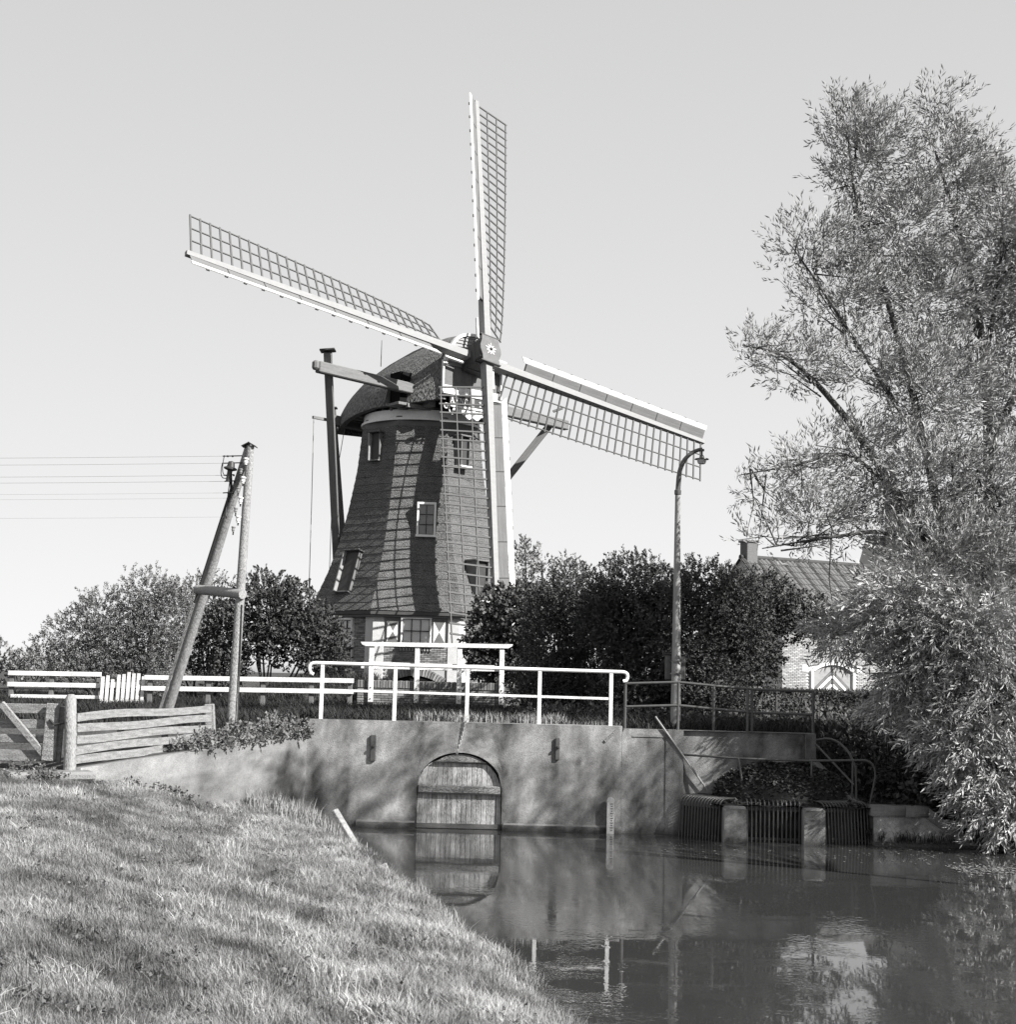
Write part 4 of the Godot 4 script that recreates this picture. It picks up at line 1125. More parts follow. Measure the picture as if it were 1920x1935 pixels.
func pole_and_wires():
	var t := thing("utility_pole", "two-legged wooden utility pole shaped like an A, with white insulators", "utility pole")
	var bt := Vector3(-5.22, 1.3, -28.2); var tp := Vector3(-5.09, 7.12, -28.2)
	pipe(t, "leg", [bt, bt.lerp(tp, 0.5), tp], [0.1, 0.09, 0.078], M.pole, 14)
	var b2 := Vector3(-7.06, 1.5, -30.4); var t2 := Vector3(-5.13, 7.08, -28.27)
	pipe(t, "leg", [b2, b2.lerp(t2, 0.5), t2], [0.115, 0.1, 0.085], M.pole, 14)
	pipe(t, "cross_log", [Vector3(-6.2, 4.33, -29.15), Vector3(-5.65, 4.27, -28.6), Vector3(-5.08, 4.2, -28.06)], [0.095], M.pole, 12)
	var s := st()
	for sg in [-1, 1]: cbox(s, Transform3D(Basis(Vector3(0, 0, 1), sg * -0.5), Vector3(-5.11 + sg * 0.065, 7.14, -28.22)), Vector3(0.17, 0.015, 0.26))
	put(t, "roof_cap", done(s), M.iron)
	# cable guard boards and the cable itself
	var lo := Vector3(-0.1, 0, 0.1)
	bar(t, "cable_guard", b2.lerp(t2, 0.02) + lo * 1.3, b2.lerp(t2, 0.46) + lo * 1.1, 0.05, 0.06, M.fence_wood, Vector3.RIGHT)
	pipe(t, "cable", [b2.lerp(t2, 0.46) + lo, b2.lerp(t2, 0.7) + lo * 0.9, b2.lerp(t2, 0.86) + lo * 0.8, Vector3(-5.47, 6.6, -28.3)], [0.028], M.iron, 7)
	pipe(t, "cable", [Vector3(-5.08, 1.5, -28.12), Vector3(-5.1, 4.0, -28.12)], [0.014], M.iron, 6)
	s = st()
	lathe(s, [Vector2(0.0, 0.16), Vector2(0.06, 0.14), Vector2(0.08, 0.04), Vector2(0.13, 0.02), Vector2(0.13, -0.01), Vector2(0.05, -0.04), Vector2(0.045, -0.25), Vector2(0, -0.25)], Transform3D(Basis(Vector3(0, 0, 1), -0.15), Vector3(-5.47, 6.66, -28.25)), 14)
	put(t, "cable_head", done(s), M.iron)
	for i in 8:
		var front := i < 4
		var k := i % 4
		var y: float = [6.77, 6.4, 6.0, 5.63][k] - (0.0 if front else 0.17)
		var x: float = [-5.13, -5.17, -5.2, -5.23][k] - (0.0 if front else 0.12)
		var z := -28.02 if front else -28.2
		s = st()
		lathe(s, [Vector2(0, 0.1), Vector2(0.04, 0.1), Vector2(0.066, 0.085), Vector2(0.066, 0.06), Vector2(0.045, 0.05), Vector2(0.05, 0.0), Vector2(0.05, -0.02), Vector2(0.035, -0.03), Vector2(0.035, -0.06), Vector2(0, -0.065)], Transform3D(Basis(Vector3(0, 0, 1), -0.08).scaled(Vector3.ONE * (0.85 if front else 0.65)), Vector3(x, y, z)), 14)
		put(t, "insulator", done(s), M.porcelain if front else M.grey_porcelain)
		bar(t, "insulator_pin", Vector3(x, y - 0.1, z), Vector3(x, y - 0.04, z - 0.02), 0.025, 0.025, M.iron)
	# end fittings on the far side and the wires running off to the left
	var fit := [[6.93, -5.66, -5.2], [6.79, -5.64, -5.25], [6.55, -5.62, -5.4], [6.43, -5.6, -5.35], [6.2, -5.62, -5.42], [6.1, -5.5, -5.3], [5.73, -5.4, -5.24]]
	var names := ["topmost", "second from the top", "third from the top", "fourth from the top, the middle one", "third from the bottom", "second from the bottom", "lowest"]
	for i in fit.size():
		var q = fit[i]
		if i < 5:
			bar(t, "wire_arm", Vector3(q[1], q[0], -28.4), Vector3(q[2], q[0] + 0.005, -28.3), 0.02, 0.02, M.iron)
			put(t, "wire_clamp", boxm(Vector3(0.035, 0.04, 0.035), 0.01), M.iron, Transform3D(Basis.IDENTITY, Vector3(q[1] + 0.1, q[0], -28.39)))
			put(t, "wire_clamp", boxm(Vector3(0.035, 0.04, 0.035), 0.01), M.iron, Transform3D(Basis.IDENTITY, Vector3(q[1] + 0.2, q[0], -28.37)))
		var pts := []
		for k in 13:
			var f := k / 12.0
			pts.append(Vector3(q[1] - 36.0 * f, q[0] - 0.12 * f + 1.0 * (f * f - f) * 0.9, -28.4 - 2.0 * f))
		s = st()
		tube(s, pts, [0.0035 if i < 4 else 0.0022], 5)
		tag(put(self, "power_line", done(s), M.wire), "thin wire from the wooden A-pole, %s" % names[i], "wire", "wires from the wooden pole")
	for q in [[-5.63, 6.95, 6.55], [-5.66, 6.8, 6.5], [-5.5, 6.43, 5.7]]:
		pipe(t, "jumper_wire", curve_pts(Vector3(q[0], q[1], -28.4), Vector3(q[0] - 0.08, q[2] - 0.1, -28.38), Vector3(-5.5, q[2], -28.3), 6), [0.009], M.iron, 5)

func lamp():
	var t := thing("street_lamp", "tall concrete street lamp with a curved arm and a hanging shade", "street lamp")
	var s := st()
	tube(s, [Vector3(3.3, 1.5, -28), Vector3(3.295, 4.0, -28), Vector3(3.29, 6.39, -28)], [0.105, 0.075, 0.05], 8)
	put(t, "column", done(s), M.lamp_concrete)
	put(t, "collar", (func(): var c := st(); lathe(c, [Vector2(0.05, 0.05), Vector2(0.066, 0.04), Vector2(0.066, -0.04), Vector2(0.05, -0.05)], Transform3D(Basis.IDENTITY, Vector3(3.29, 6.38, -28)), 16); return done(c)).call(), M.steel)
	var p := [Vector3(3.29, 6.38, -28), Vector3(3.31, 6.68, -28)]
	p.append_array(curve_pts(Vector3(3.325, 6.8, -28), Vector3(3.42, 7.18, -28), Vector3(3.76, 7.24, -28), 9))
	pipe(t, "curved_arm", p, [0.05, 0.05, 0.045, 0.045, 0.045, 0.045, 0.04, 0.04, 0.04, 0.038], M.steel, 10)
	s = st()
	lathe(s, [Vector2(0.02, 0.16), Vector2(0.02, 0.08), Vector2(0.04, 0.06), Vector2(0.05, 0.02), Vector2(0.135, 0.0), Vector2(0.14, -0.015), Vector2(0.06, -0.005), Vector2(0, 0.0)], Transform3D(Basis.IDENTITY, Vector3(3.75, 7.05, -28)), 24)
	put(t, "lamp_shade", done(s), M.steel)
	s = st()
	lathe(s, [Vector2(0.09, -0.012), Vector2(0.088, -0.05), Vector2(0.075, -0.09), Vector2(0.05, -0.105), Vector2(0.0, -0.108)], Transform3D(Basis.IDENTITY, Vector3(3.75, 7.05, -28)), 20)
	put(t, "lamp_glass", done(s), M.lamp_glass)
	pipe(t, "hanger", [Vector3(3.75, 7.24, -28), Vector3(3.75, 7.2, -28)], [0.05], M.steel, 8)
	var b := thing("switch_box", "dark steel switch box mounted behind the foot of the street lamp", "box")
	put(b, "cabinet", boxm(Vector3(0.38, 0.48, 0.2), 0.015), M.steel, Transform3D(Basis.IDENTITY, Vector3(3.3, 3.0, -28.2)))
	put(b, "roof_plate", boxm(Vector3(0.47, 0.02, 0.26), 0.004), M.iron, Transform3D(Basis.IDENTITY, Vector3(3.3, 3.25, -28.2)))
	for y in [2.88, 3.12]: put(b, "strap", boxm(Vector3(0.26, 0.025, 0.02)), M.iron, Transform3D(Basis.IDENTITY, Vector3(3.3, y, -27.9)))

# ------------------------------------------------------------------ trash rack
func rack():
	var t := thing("trash_rack", "curved black iron bar rack at the water in front of the low wall", "rack")
	var panels := [[Vector3(3.22, 0, -26.45), Vector3(3.82, 0, -25.76), 14, Vector3(0.35, 0, -0.25), Vector3(-0.05, 0, 0)], [Vector3(4.3, 0, -25.74), Vector3(5.2, 0, -25.7), 13, Vector3(0, 0, -0.25), Vector3.ZERO], [Vector3(5.64, 0, -25.7), Vector3(6.42, 0, -25.85), 14, Vector3(-0.3, 0, -0.25), Vector3(0.06, 0, 0)]]
	for pn in panels:
		for i in pn[2]:
			var q: Vector3 = (pn[0] as Vector3).lerp(pn[1], float(i) / (pn[2] - 1))
			var top := 0.69
			var inw: Vector3 = pn[3]
			var lean: Vector3 = pn[4]
			var pts := [q + lean + Vector3(0, -0.7, 0), q + Vector3(0, 0.5, 0)]
			pts.append_array(curve_pts(q + Vector3(0, 0.56, 0), q + Vector3(0, top + 0.03, 0), q + inw * 0.45 + Vector3(0, top + 0.02, 0), 5))
			pts.append(q + inw + Vector3(0, top + 0.03, 0))
			pipe(t, "bar", pts, [0.017], M.steel, 6)
		var f := bar(t, "top_frame", pn[0] + pn[3] + Vector3(0, 0.72, 0), pn[1] + pn[3] + Vector3(0, 0.72, 0), 0.05, 0.05, M.iron)
		bar(t, "tie_bar", pn[0] + Vector3(0, 0.05, -0.03), pn[1] + Vector3(0, 0.05, -0.03), 0.04, 0.03, M.iron)
	# concrete deck behind it
	var s := st()
	prism(s, PackedVector2Array([Vector2(3.3, 26.6), Vector2(4.1, 25.85), Vector2(5.5, 25.8), Vector2(6.3, 26.0), Vector2(6.4, 26.9), Vector2(3.3, 26.9)]), 0.52, 0.66, Transform3D(Basis(Vector3.RIGHT, Vector3(0, 0, -1), Vector3.UP), Vector3.ZERO))
	tag(put(self, "rack_deck", done(s), M.concrete_plain), "concrete deck behind the iron rack, buried under dead leaves", "deck")
	# two concrete pillars
	for p in [[4.045, 0.385, "left of the two square concrete pillars standing in the iron rack"], [5.41, 0.36, "right of the two square concrete pillars standing in the iron rack"]]:
		s = st()
		cblock(s, Vector3(p[0] - p[1] / 2, -0.9, -25.85), Vector3(p[0] + p[1] / 2, 0.58, -25.42), 0.24)
		face(s, Vector2(p[0] - p[1] / 2, -25.416), Vector2(p[0] + p[1] / 2, -25.416), func(_l): return -0.9, func(_l): return 0.58)
		cblock(s, Vector3(p[0] - p[1] / 2 + 0.02, 0.58, -25.83), Vector3(p[0] + p[1] / 2 - 0.02, 0.61, -25.44), 0.26)
		tag(put(self, "concrete_pillar", done(s), M.concrete), p[2], "pillar", "concrete pillars of the rack")
	# pipe rail above the rack
	t = thing("pipe_rail", "thin bent pipe rail above the heap of dead leaves", "railing")
	var rz := -26.12
	var r := [Vector3(3.24, 1.42, -26.67), Vector3(4.24, 1.4, rz), Vector3(5.46, 1.39, rz), Vector3(6.36, 1.42, rz)]
	r.append_array(curve_pts(Vector3(6.42, 1.42, rz), Vector3(6.64, 1.41, rz), Vector3(6.63, 1.14, rz), 6))
	r.append(Vector3(6.51, 0.55, rz))
	pipe(t, "rail", r, [0.02], M.steel, 8)
	for q in [[Vector3(4.2, 1.4, rz), Vector3(4.33, 0.55, rz + 0.1)], [Vector3(5.5, 1.39, rz), Vector3(5.46, 0.55, rz + 0.1)], [Vector3(6.23, 1.41, rz), Vector3(6.21, 0.55, rz)]]:
		pipe(t, "post", q, [0.02], M.steel, 8)
	# rake pole leaning on the wall
	s = st()
	tube(s, [Vector3(2.76, 2.09, -26.56), Vector3(3.72, 0.8, -26.6)], [0.018], 8)
	tag(put(self, "rake_pole", done(s), M.wire_wood), "long thin pole leaning diagonally against the concrete wall beside the rack", "pole")
	# stair handrails on the right
	t = thing("stair_rail", "bent steel handrail on the dark slope right of the low wall", "railing")
	r = [Vector3(5.66, 1.72, -26.8)]
	r.append_array(curve_pts(Vector3(5.9, 1.76, -26.8), Vector3(6.12, 1.78, -26.7), Vector3(6.25, 1.5, -26.4), 5))
	r.append(Vector3(6.3, 1.3, -26.2)); r.append(Vector3(6.3, 0.7, -26.15))
	pipe(t, "rail", r, [0.022], M.steel, 8)
	pipe(t, "lower_rail", [Vector3(5.68, 1.66, -26.6), Vector3(6.22, 1.0, -26.0)], [0.02], M.steel, 8)
	# sloping cheek wall
	s = st()
	var a := Vector3(5.62, 0, -26.7); var b := Vector3(6.3, 0, -26.14)
	var nn := (b - a).normalized().cross(Vector3.UP) * 0.12
	var y := func(v: Vector3, h: float) -> Vector3: return Vector3(v.x, h, v.z)
	cquad(s, y.call(a + nn, -0.8), y.call(a + nn, 1.42), y.call(b + nn, 0.72), y.call(b + nn, -0.8), 0.16)
	cquad(s, y.call(a - nn, -0.8), y.call(b - nn, -0.8), y.call(b - nn, 0.72), y.call(a - nn, 1.42), 0.16)
	cquad(s, y.call(a + nn, 1.42), y.call(a - nn, 1.42), y.call(b - nn, 0.72), y.call(b + nn, 0.72), 0.22)
	cquad(s, y.call(b + nn, -0.8), y.call(b + nn, 0.72), y.call(b - nn, 0.72), y.call(b - nn, -0.8), 0.2)
	tag(put(self, "cheek_wall", done(s), M.concrete), "sloping concrete cheek wall between the leaf heap and the dark bank", "wall")
	# block wall right of the rack
	t = thing("bank_wall", "low concrete bank wall with a coping that slopes into the water", "wall")
	s = st()
	face(s, Vector2(6.46, -25.58), Vector2(8.3, -25.58), func(_l): return -0.9, func(l): return 0.56 if l < 0.94 else lerpf(0.56, -0.05, (l - 0.94) / 0.8), -0.1)
	cquad(s, Vector3(6.46, -0.9, -26.2), Vector3(6.46, 0.6, -26.2), Vector3(6.46, 0.6, -25.58), Vector3(6.46, -0.9, -25.58), 0.14)
	put(t, "wall_face", done(s), M.concrete)
	s = st()
	cblock(s, Vector3(6.43, 0.5, -25.95), Vector3(7.0, 0.68, -25.54), 0.22)
	put(t, "coping_stone", done(s), M.concrete)
	s = st()
	cblock(s, Vector3(7.012, 0.5, -25.95), Vector3(7.41, 0.68, -25.54), 0.2)
	put(t, "coping_stone", done(s), M.concrete)
	bar(t, "sloping_coping", Vector3(7.36, 0.6, -25.745), Vector3(8.35, -0.12, -25.745), 0.17, 0.405, M.concrete_plain, Vector3.UP, 0.01)
	# heap of dead leaves raked off the bars
	t = thing("leaf_heap", "big dark heap of wet dead leaves on the deck behind the rack", "leaf heap")
	s = st()
	var hh := func(x: float, z: float) -> float:
		var k := 1.0 - pow(absf((x - 5.05) / 1.25), 2.4) - pow((z + 26.42) / 0.6, 2)
		return 0.62 + 0.66 * sqrt(maxf(k, 0.0)) + 0.03 * sin(x * 9.0) * sin(z * 11.0)
	for i in 26:
		for j in 12:
			var x0 := 3.7 + i * 0.105; var z0 := -26.9 + j * 0.105
			var g := func(dx, dz) -> Vector3: return Vector3(x0 + dx, hh.call(x0 + dx, z0 + dz), z0 + dz)
			quad(s, g.call(0, 0), g.call(0.105, 0), g.call(0.105, 0.105), g.call(0, 0.105), 3)
	put(t, "mound", done(s), M.soil)
	var rng := RandomNumberGenerator.new(); rng.seed = 31
	var tfs := []
	for i in 7000:
		var x := rng.randf_range(3.7, 6.35); var z := rng.randf_range(-26.8, -25.72)
		var h: float = hh.call(x, z)
		if h < 0.64 and rng.randf() < 0.7: continue
		var bs := Basis.from_euler(Vector3(rng.randf_range(-0.9, 0.9), rng.randf() * TAU, rng.randf_range(-0.9, 0.9))).scaled(Vector3.ONE * rng.randf_range(0.6, 1.5))
		tfs.append([Transform3D(bs, Vector3(x, h + rng.randf_range(0, 0.05), z)), rng.randf_range(0.4, 2.6) if rng.randf() < 0.93 else 5.0])
	scatter(t, "dead_leaves", leaf_mesh(0.065, 0.045), M.dead_leaf, tfs)

# ------------------------------------------------------------------ small things at the water
func water_things():
	var t := thing("water_gauge", "white staff gauge with small marks standing at the foot of the wall", "gauge")
	var s := st()
	var pl := PackedVector2Array([Vector2(-0.065, -0.9), Vector2(0.065, -0.9), Vector2(0.065, 0.58)])
	for i in 9: pl.append(Vector2(0.065 * cos(PI * i / 8.0), 0.58 + 0.06 * sin(PI * i / 8.0)))
	pl.append(Vector2(-0.065, 0.58))
	prism(s, pl, -0.03, 0.03)
	put(t, "staff", done(s), M.plaster, Transform3D(Basis.IDENTITY, Vector3(1.97, 0, -26.5)))
	put(t, "back_post", boxm(Vector3(0.05, 1.4, 0.06), 0.01), M.dark_wood, Transform3D(Basis.IDENTITY, Vector3(1.955, -0.25, -26.52)))
	for i in 12: put(t, "mark", boxm(Vector3(0.05 if i % 2 else 0.03, 0.014, 0.004)), M.dark_paint, Transform3D(Basis.IDENTITY, Vector3(1.99, 0.06 + i * 0.042, -26.468)))
	s = st()
	cbox(s, along(Vector3(-2.62, 0.56, -23.4), Vector3(-2.2, -0.05, -23.3), Vector3(0.9, 0.5, 0.4)), Vector3(0.8, 0.06, 0.15), 0.01)
	tag(put(self, "leaning_plank", done(s), M.fence_wood), "short pale plank leaning out of the reeds into the water", "plank")
	for p in [[-1.4, 0.2, -18.6, 0.5, "short pale stake half hidden in the grass on the water's edge"], [-3.55, 0.42, -24.6, 1.1, "pale flat stone in the reeds at the foot of the wing wall"]]:
		s = st()
		cbox(s, Transform3D(Basis.from_euler(Vector3(0.3, p[3], 0.5)), Vector3(p[0], p[1], p[2])), Vector3(0.12, 0.42, 0.05) if p[3] < 1 else Vector3(0.3, 0.16, 0.2), 0.02)
		tag(put(self, "stake" if p[3] < 1 else "stone", done(s), M.fence_wood if p[3] < 1 else M.concrete_plain), p[4], "stake" if p[3] < 1 else "stone")
	# floating leaves and a raft of duckweed
	var rng := RandomNumberGenerator.new(); rng.seed = 77
	var tfs := []
	for i in 900:
		var q := Vector3(rng.randf_range(6.9, 9.6), 0.008, -22.6)
		q.z += rng.randfn() * 0.28 - (q.x - 8.0) * 0.1
		tfs.append([Transform3D(Basis(Vector3.UP, rng.randf() * TAU).scaled(Vector3.ONE * rng.randf_range(0.3, 1.0)), q), rng.randf_range(0.6, 1.6)])
	for i in 260:
		tfs.append([Transform3D(Basis(Vector3.UP, rng.randf() * TAU).scaled(Vector3.ONE * rng.randf_range(0.3, 0.8)), Vector3(rng.randf_range(2.5, 8.5), 0.008, rng.randf_range(-25.2, -23.0))), rng.randf_range(0.4, 1.4)])
	var o := scatter(self, "floating_leaves", leaf_mesh(0.09, 0.05), M.duckweed_leaf, tfs)
	tag(o, "scattered leaves and duckweed floating on the water by the willow", "leaves", "", "stuff")

# ------------------------------------------------------------------ leaves
func leaf_mesh(l: float, w: float) -> ArrayMesh:
	var s := st()
	var a := Vector3(0, 0, 0); var b := Vector3(l, 0, 0); var c := Vector3(l * 0.45, w * 0.12, w / 2); var d := Vector3(l * 0.45, w * 0.12, -w / 2)
	for v in [a, c, b, a, b, d]:
		s.set_color(Color.WHITE)
		s.add_vertex(v)
	return done(s)

# a twig along x with leaves left and right
func twig_mesh(sd: int, len_: float, n: int, l: float, w: float, spread: float) -> ArrayMesh:
	var rng := RandomNumberGenerator.new(); rng.seed = sd
	var s := st()
	for i in n:
		var f := (i + 0.5) / n
		var o := Vector3(len_ * f, rng.randf_range(-0.2, 0.2) * len_ * 0.3, rng.randf_range(-0.2, 0.2) * len_ * 0.3)
		var ang := rng.randf() * TAU
		var dir := Vector3(1, cos(ang) * spread, sin(ang) * spread).normalized()
		var sd2 := dir.cross(Vector3(rng.randf() - 0.5, rng.randf() - 0.5, rng.randf() - 0.5)).normalized()
		var up := sd2.cross(dir)
		var k := rng.randf_range(0.7, 1.2)
		var g := rng.randf_range(0.65, 1.35)
		var m1 := o + dir * l * k * 0.45 + sd2 * w * k / 2 + up * w * 0.12; var m2 := o + dir * l * k * 0.45 - sd2 * w * k / 2 + up * w * 0.12
		for v in [o, m1, o + dir * l * k, o, o + dir * l * k, m2]:
			s.set_color(Color(g, g, g))
			s.add_vertex(v)
	return done(s)

func scatter(parent: Node, called: String, mesh: Mesh, m: Material, tfs: Array) -> MultiMeshInstance3D:
	var mm := MultiMesh.new()
	mm.transform_format = MultiMesh.TRANSFORM_3D
	mm.use_colors = true
	mm.mesh = mesh
	mm.instance_count = tfs.size()
	for i in tfs.size():
		mm.set_instance_transform(i, tfs[i][0])
		var g: float = tfs[i][1]
		mm.set_instance_color(i, Color(g, g, g))
	var o := MultiMeshInstance3D.new()
	o.multimesh = mm
	o.material_override = m
	o.name = part_name(parent, called)
	o.set_meta("kind", "stuff")
	parent.add_child(o, true)
	return o

func twig_basis(d: Vector3, roll: float, k: float) -> Basis:
	var x := d.normalized()
	var h := Vector3.UP if absf(x.y) < 0.95 else Vector3.RIGHT
	var z := x.cross(h).normalized().rotated(x, roll)
	return Basis(x, z.cross(x), z).scaled(Vector3.ONE * k)

# lobes: [x, y, z, rx, ry]; flow adds a common lean to the twigs
func crown(rng: RandomNumberGenerator, lobes: Array, per_m3: float, flow: Vector3, depth := 1.0, gap := 0.0, shell := 0.5) -> Array:
	var holes := fnoise(rng.seed + 3, 0.8, 2)
	var o := []
	for l in lobes:
		var c := Vector3(l[0], l[1], l[2])
		var r := Vector3(l[3], l[4], (l[3] + l[4]) * 0.5 * depth)
		var n := int(per_m3 * r.x * r.y * r.z * 4.2)
		for i in n:
			var v := Vector3(rng.randfn(), rng.randfn(), rng.randfn()).normalized()
			var rad := pow(rng.randf(), shell) * 1.0
			rad *= 1.0 + 0.22 * holes.get_noise_3dv((c + v) * 2.5)
			var p := c + v * r * rad
			if gap > 0.0 and holes.get_noise_3dv(p * 1.9) < -0.5 + gap + 0.08 * rng.randfn(): continue
			if p.y < ground(p.x, p.z) + 0.05: continue
			var d := (v * 0.8 + flow + Vector3(rng.randfn(), rng.randfn(), rng.randfn()) * 0.45)
			o.append([Transform3D(twig_basis(d, rng.randf() * TAU, rng.randf_range(0.75, 1.3)), p), rng.randf_range(0.65, 1.35)])
	return o

func bush(called: String, label: String, lobes: Array, per_m3: float, leaf: Array, m: Material, sd: int, group := "", cat := "bush", flow := Vector3(0, 0.5, 0)):
	var rng := RandomNumberGenerator.new(); rng.seed = sd
	var base := Vector3(lobes[0][0], 0, lobes[0][2])
	base.y = ground(base.x, base.z)
	var t := thing(called, label, cat, Vector3.ZERO, group)
	var s := st()
	for l in lobes:
		var c := Vector3(l[0], l[1], l[2])
		if absf(c.x - base.x) > 0.5 and l[1] > 3.4: continue
		var g := Vector3(lerpf(base.x, c.x, 0.4), ground(lerpf(base.x, c.x, 0.4), base.z) - 0.1, base.z)
		for k in 3:
			var e := c + Vector3(rng.randf_range(-0.6, 0.6) * l[3], rng.randf_range(0.0, 0.8) * l[4], rng.randf_range(-0.5, 0.5) * l[3])
			var q := g + Vector3(rng.randfn() * 0.15, 0, rng.randfn() * 0.15)
			tube(s, [q, q.lerp(e, 0.5) + Vector3(rng.randfn() * 0.15, 0.1, rng.randfn() * 0.1), e], [0.04, 0.025, 0.008], 5, false)
	put(t, "stems", done(s), M.bark)
	scatter(t, "foliage", twig_mesh(sd, leaf[0], leaf[1], leaf[2], leaf[3], 0.8), m, crown(rng, lobes, per_m3, flow, 0.9, 0.06, 0.4))

func limb(s: SurfaceTool, pts: Array, r0: float, r1: float):
	var fine := []
	var rad := []
	for i in pts.size() - 1:
		for k in 4:
			fine.append((pts[i] as Vector3).cubic_interpolate(pts[i + 1], pts[maxi(i - 1, 0)], pts[mini(i + 2, pts.size() - 1)], k / 4.0))
	fine.append(pts[-1])
	for i in fine.size(): rad.append(lerpf(r0, r1, float(i) / (fine.size() - 1)))
	tube(s, fine, rad, 9, false)

func willow():
	var rng := RandomNumberGenerator.new(); rng.seed = 12
	var t := thing("willow_tree", "tall many-stemmed willow with narrow leaves overhanging the right bank", "tree")
	var s := st()
	var V := func(x, y, z) -> Vector3: return Vector3(x, y, z)
	var limbs := [
		[[V.call(9.2, 0.3, -28.3), V.call(9.3, 3.5, -28.2), V.call(9.42, 7.5, -28.2), V.call(9.15, 10.3, -28), V.call(8.3, 13.3, -27.8)], 0.186, 0.024],
		[[V.call(9.25, 2.0, -28.2), V.call(8.6, 4.5, -27.8), V.call(7.35, 6.4, -27.3), V.call(6.2, 7.9, -27), V.call(5.2, 8.8, -26.8), V.call(4.3, 9.0, -26.6)], 0.136, 0.012],
		[[V.call(8.6, 4.5, -27.8), V.call(7.9, 7.6, -27.5), V.call(7.2, 10, -27.2), V.call(6.6, 12, -27.2), V.call(6.4, 13.6, -27.2)], 0.099, 0.012],
		[[V.call(9.3, 3.5, -28.2), V.call(8.3, 4.9, -27.2), V.call(7, 5.5, -26.4), V.call(5.9, 5.4, -26.2), V.call(4.6, 5.15, -26.1)], 0.081, 0.010],
		[[V.call(7.35, 6.4, -27.3), V.call(6.3, 7.0, -26.8), V.call(5.3, 6.75, -26.5), V.call(4.2, 6.5, -26.3)], 0.050, 0.008],
		[[V.call(8.0, 7.2, -27.5), V.call(6.9, 8.6, -27), V.call(5.8, 10.2, -26.8), V.call(5.2, 11.0, -26.7)], 0.056, 0.008],
		[[V.call(9.42, 7.5, -28.2), V.call(10.3, 9.5, -28), V.call(10.6, 12, -28)], 0.099, 0.016],
		[[V.call(9.3, 9.0, -28.1), V.call(9.6, 10.8, -28), V.call(9.7, 12.4, -28)], 0.062, 0.012],
		[[V.call(9.3, 2.0, -28.2), V.call(8.9, 3.4, -26.6), V.call(8.3, 2.8, -25.4), V.call(8.3, 1.2, -25.0)], 0.074, 0.010],
		[[V.call(9.3, 3.0, -28.2), V.call(8.6, 4.4, -26.5), V.call(7.6, 4.1, -25.8), V.call(6.9, 2.7, -25.6)], 0.074, 0.010],
		[[V.call(9.3, 2.0, -28.2), V.call(9.3, 5.0, -26.5), V.call(8.6, 6.8, -26.3), V.call(7.8, 7.0, -26.4)], 0.074, 0.010],
	]
	var main: Array = limbs.slice(0, 2)
	for l in main: limb(s, l[0], l[1], l[2])
	put(t, "trunk", done(s), M.bark)
	for l in limbs.slice(2):
		s = st()
		limb(s, l[0], l[1], l[2])
		put(t, "branch", done(s), M.bark)
	var lobes := WILLOW_LOBES
	# fine branchlets inside every lobe
	s = st()
	for l in lobes:
		var c := Vector3(l[0], l[1], l[2])
		var near := []
		for q in limbs:
			for k in q[0].size() - 1:
				for f in [0.0, 0.25, 0.5, 0.75]:
					var pt: Vector3 = (q[0][k] as Vector3).lerp(q[0][k + 1], f)
					near.append([c.distance_to(pt), pt])
		near.sort_custom(func(x, y): return x[0] < y[0])
		for k in 9:
			var best: Vector3 = near[rng.randi() % 6][1]
			var v := Vector3(rng.randfn(), rng.randfn(), rng.randfn()).normalized()
			var e := c + v * Vector3(l[3], l[4], l[3]) * 0.95
			if best.distance_to(e) > 1.7: continue
			var m := best.lerp(e, 0.5) + Vector3(rng.randfn(), rng.randfn(), rng.randfn()) * 0.12
			tube(s, [best + v * 0.1, m, e], [0.018, 0.01, 0.004], 4, false)
	put(t, "branchlets", done(s), M.bark)
	var up := []; var low := []
	for l in lobes:
		if l[1] > 4.5: up.append(l)
		else: low.append(l)
	var tm := twig_mesh(3, 0.42, 14, 0.115, 0.023, 0.6)
	var airy := up.filter(func(l): return l[0] < 7.0)
	var full := up.filter(func(l): return l[0] >= 7.0)
	scatter(t, "crown", tm, M.willow_leaf, crown(rng, airy, 210.0, Vector3(0.4, 0.6, 0), 1.0, 0.5, 0.55))
	scatter(t, "crown", tm, M.willow_leaf, crown(rng, full, 210.0, Vector3(0.4, 0.6, 0), 1.0, 0.42, 0.5))
	scatter(t, "crown", twig_mesh(4, 0.42, 15, 0.12, 0.024, 0.6), M.willow_shoot_leaf, crown(rng, low, 260.0, Vector3(-0.25, -0.5, 0.3), 1.0, 0.1, 0.45))

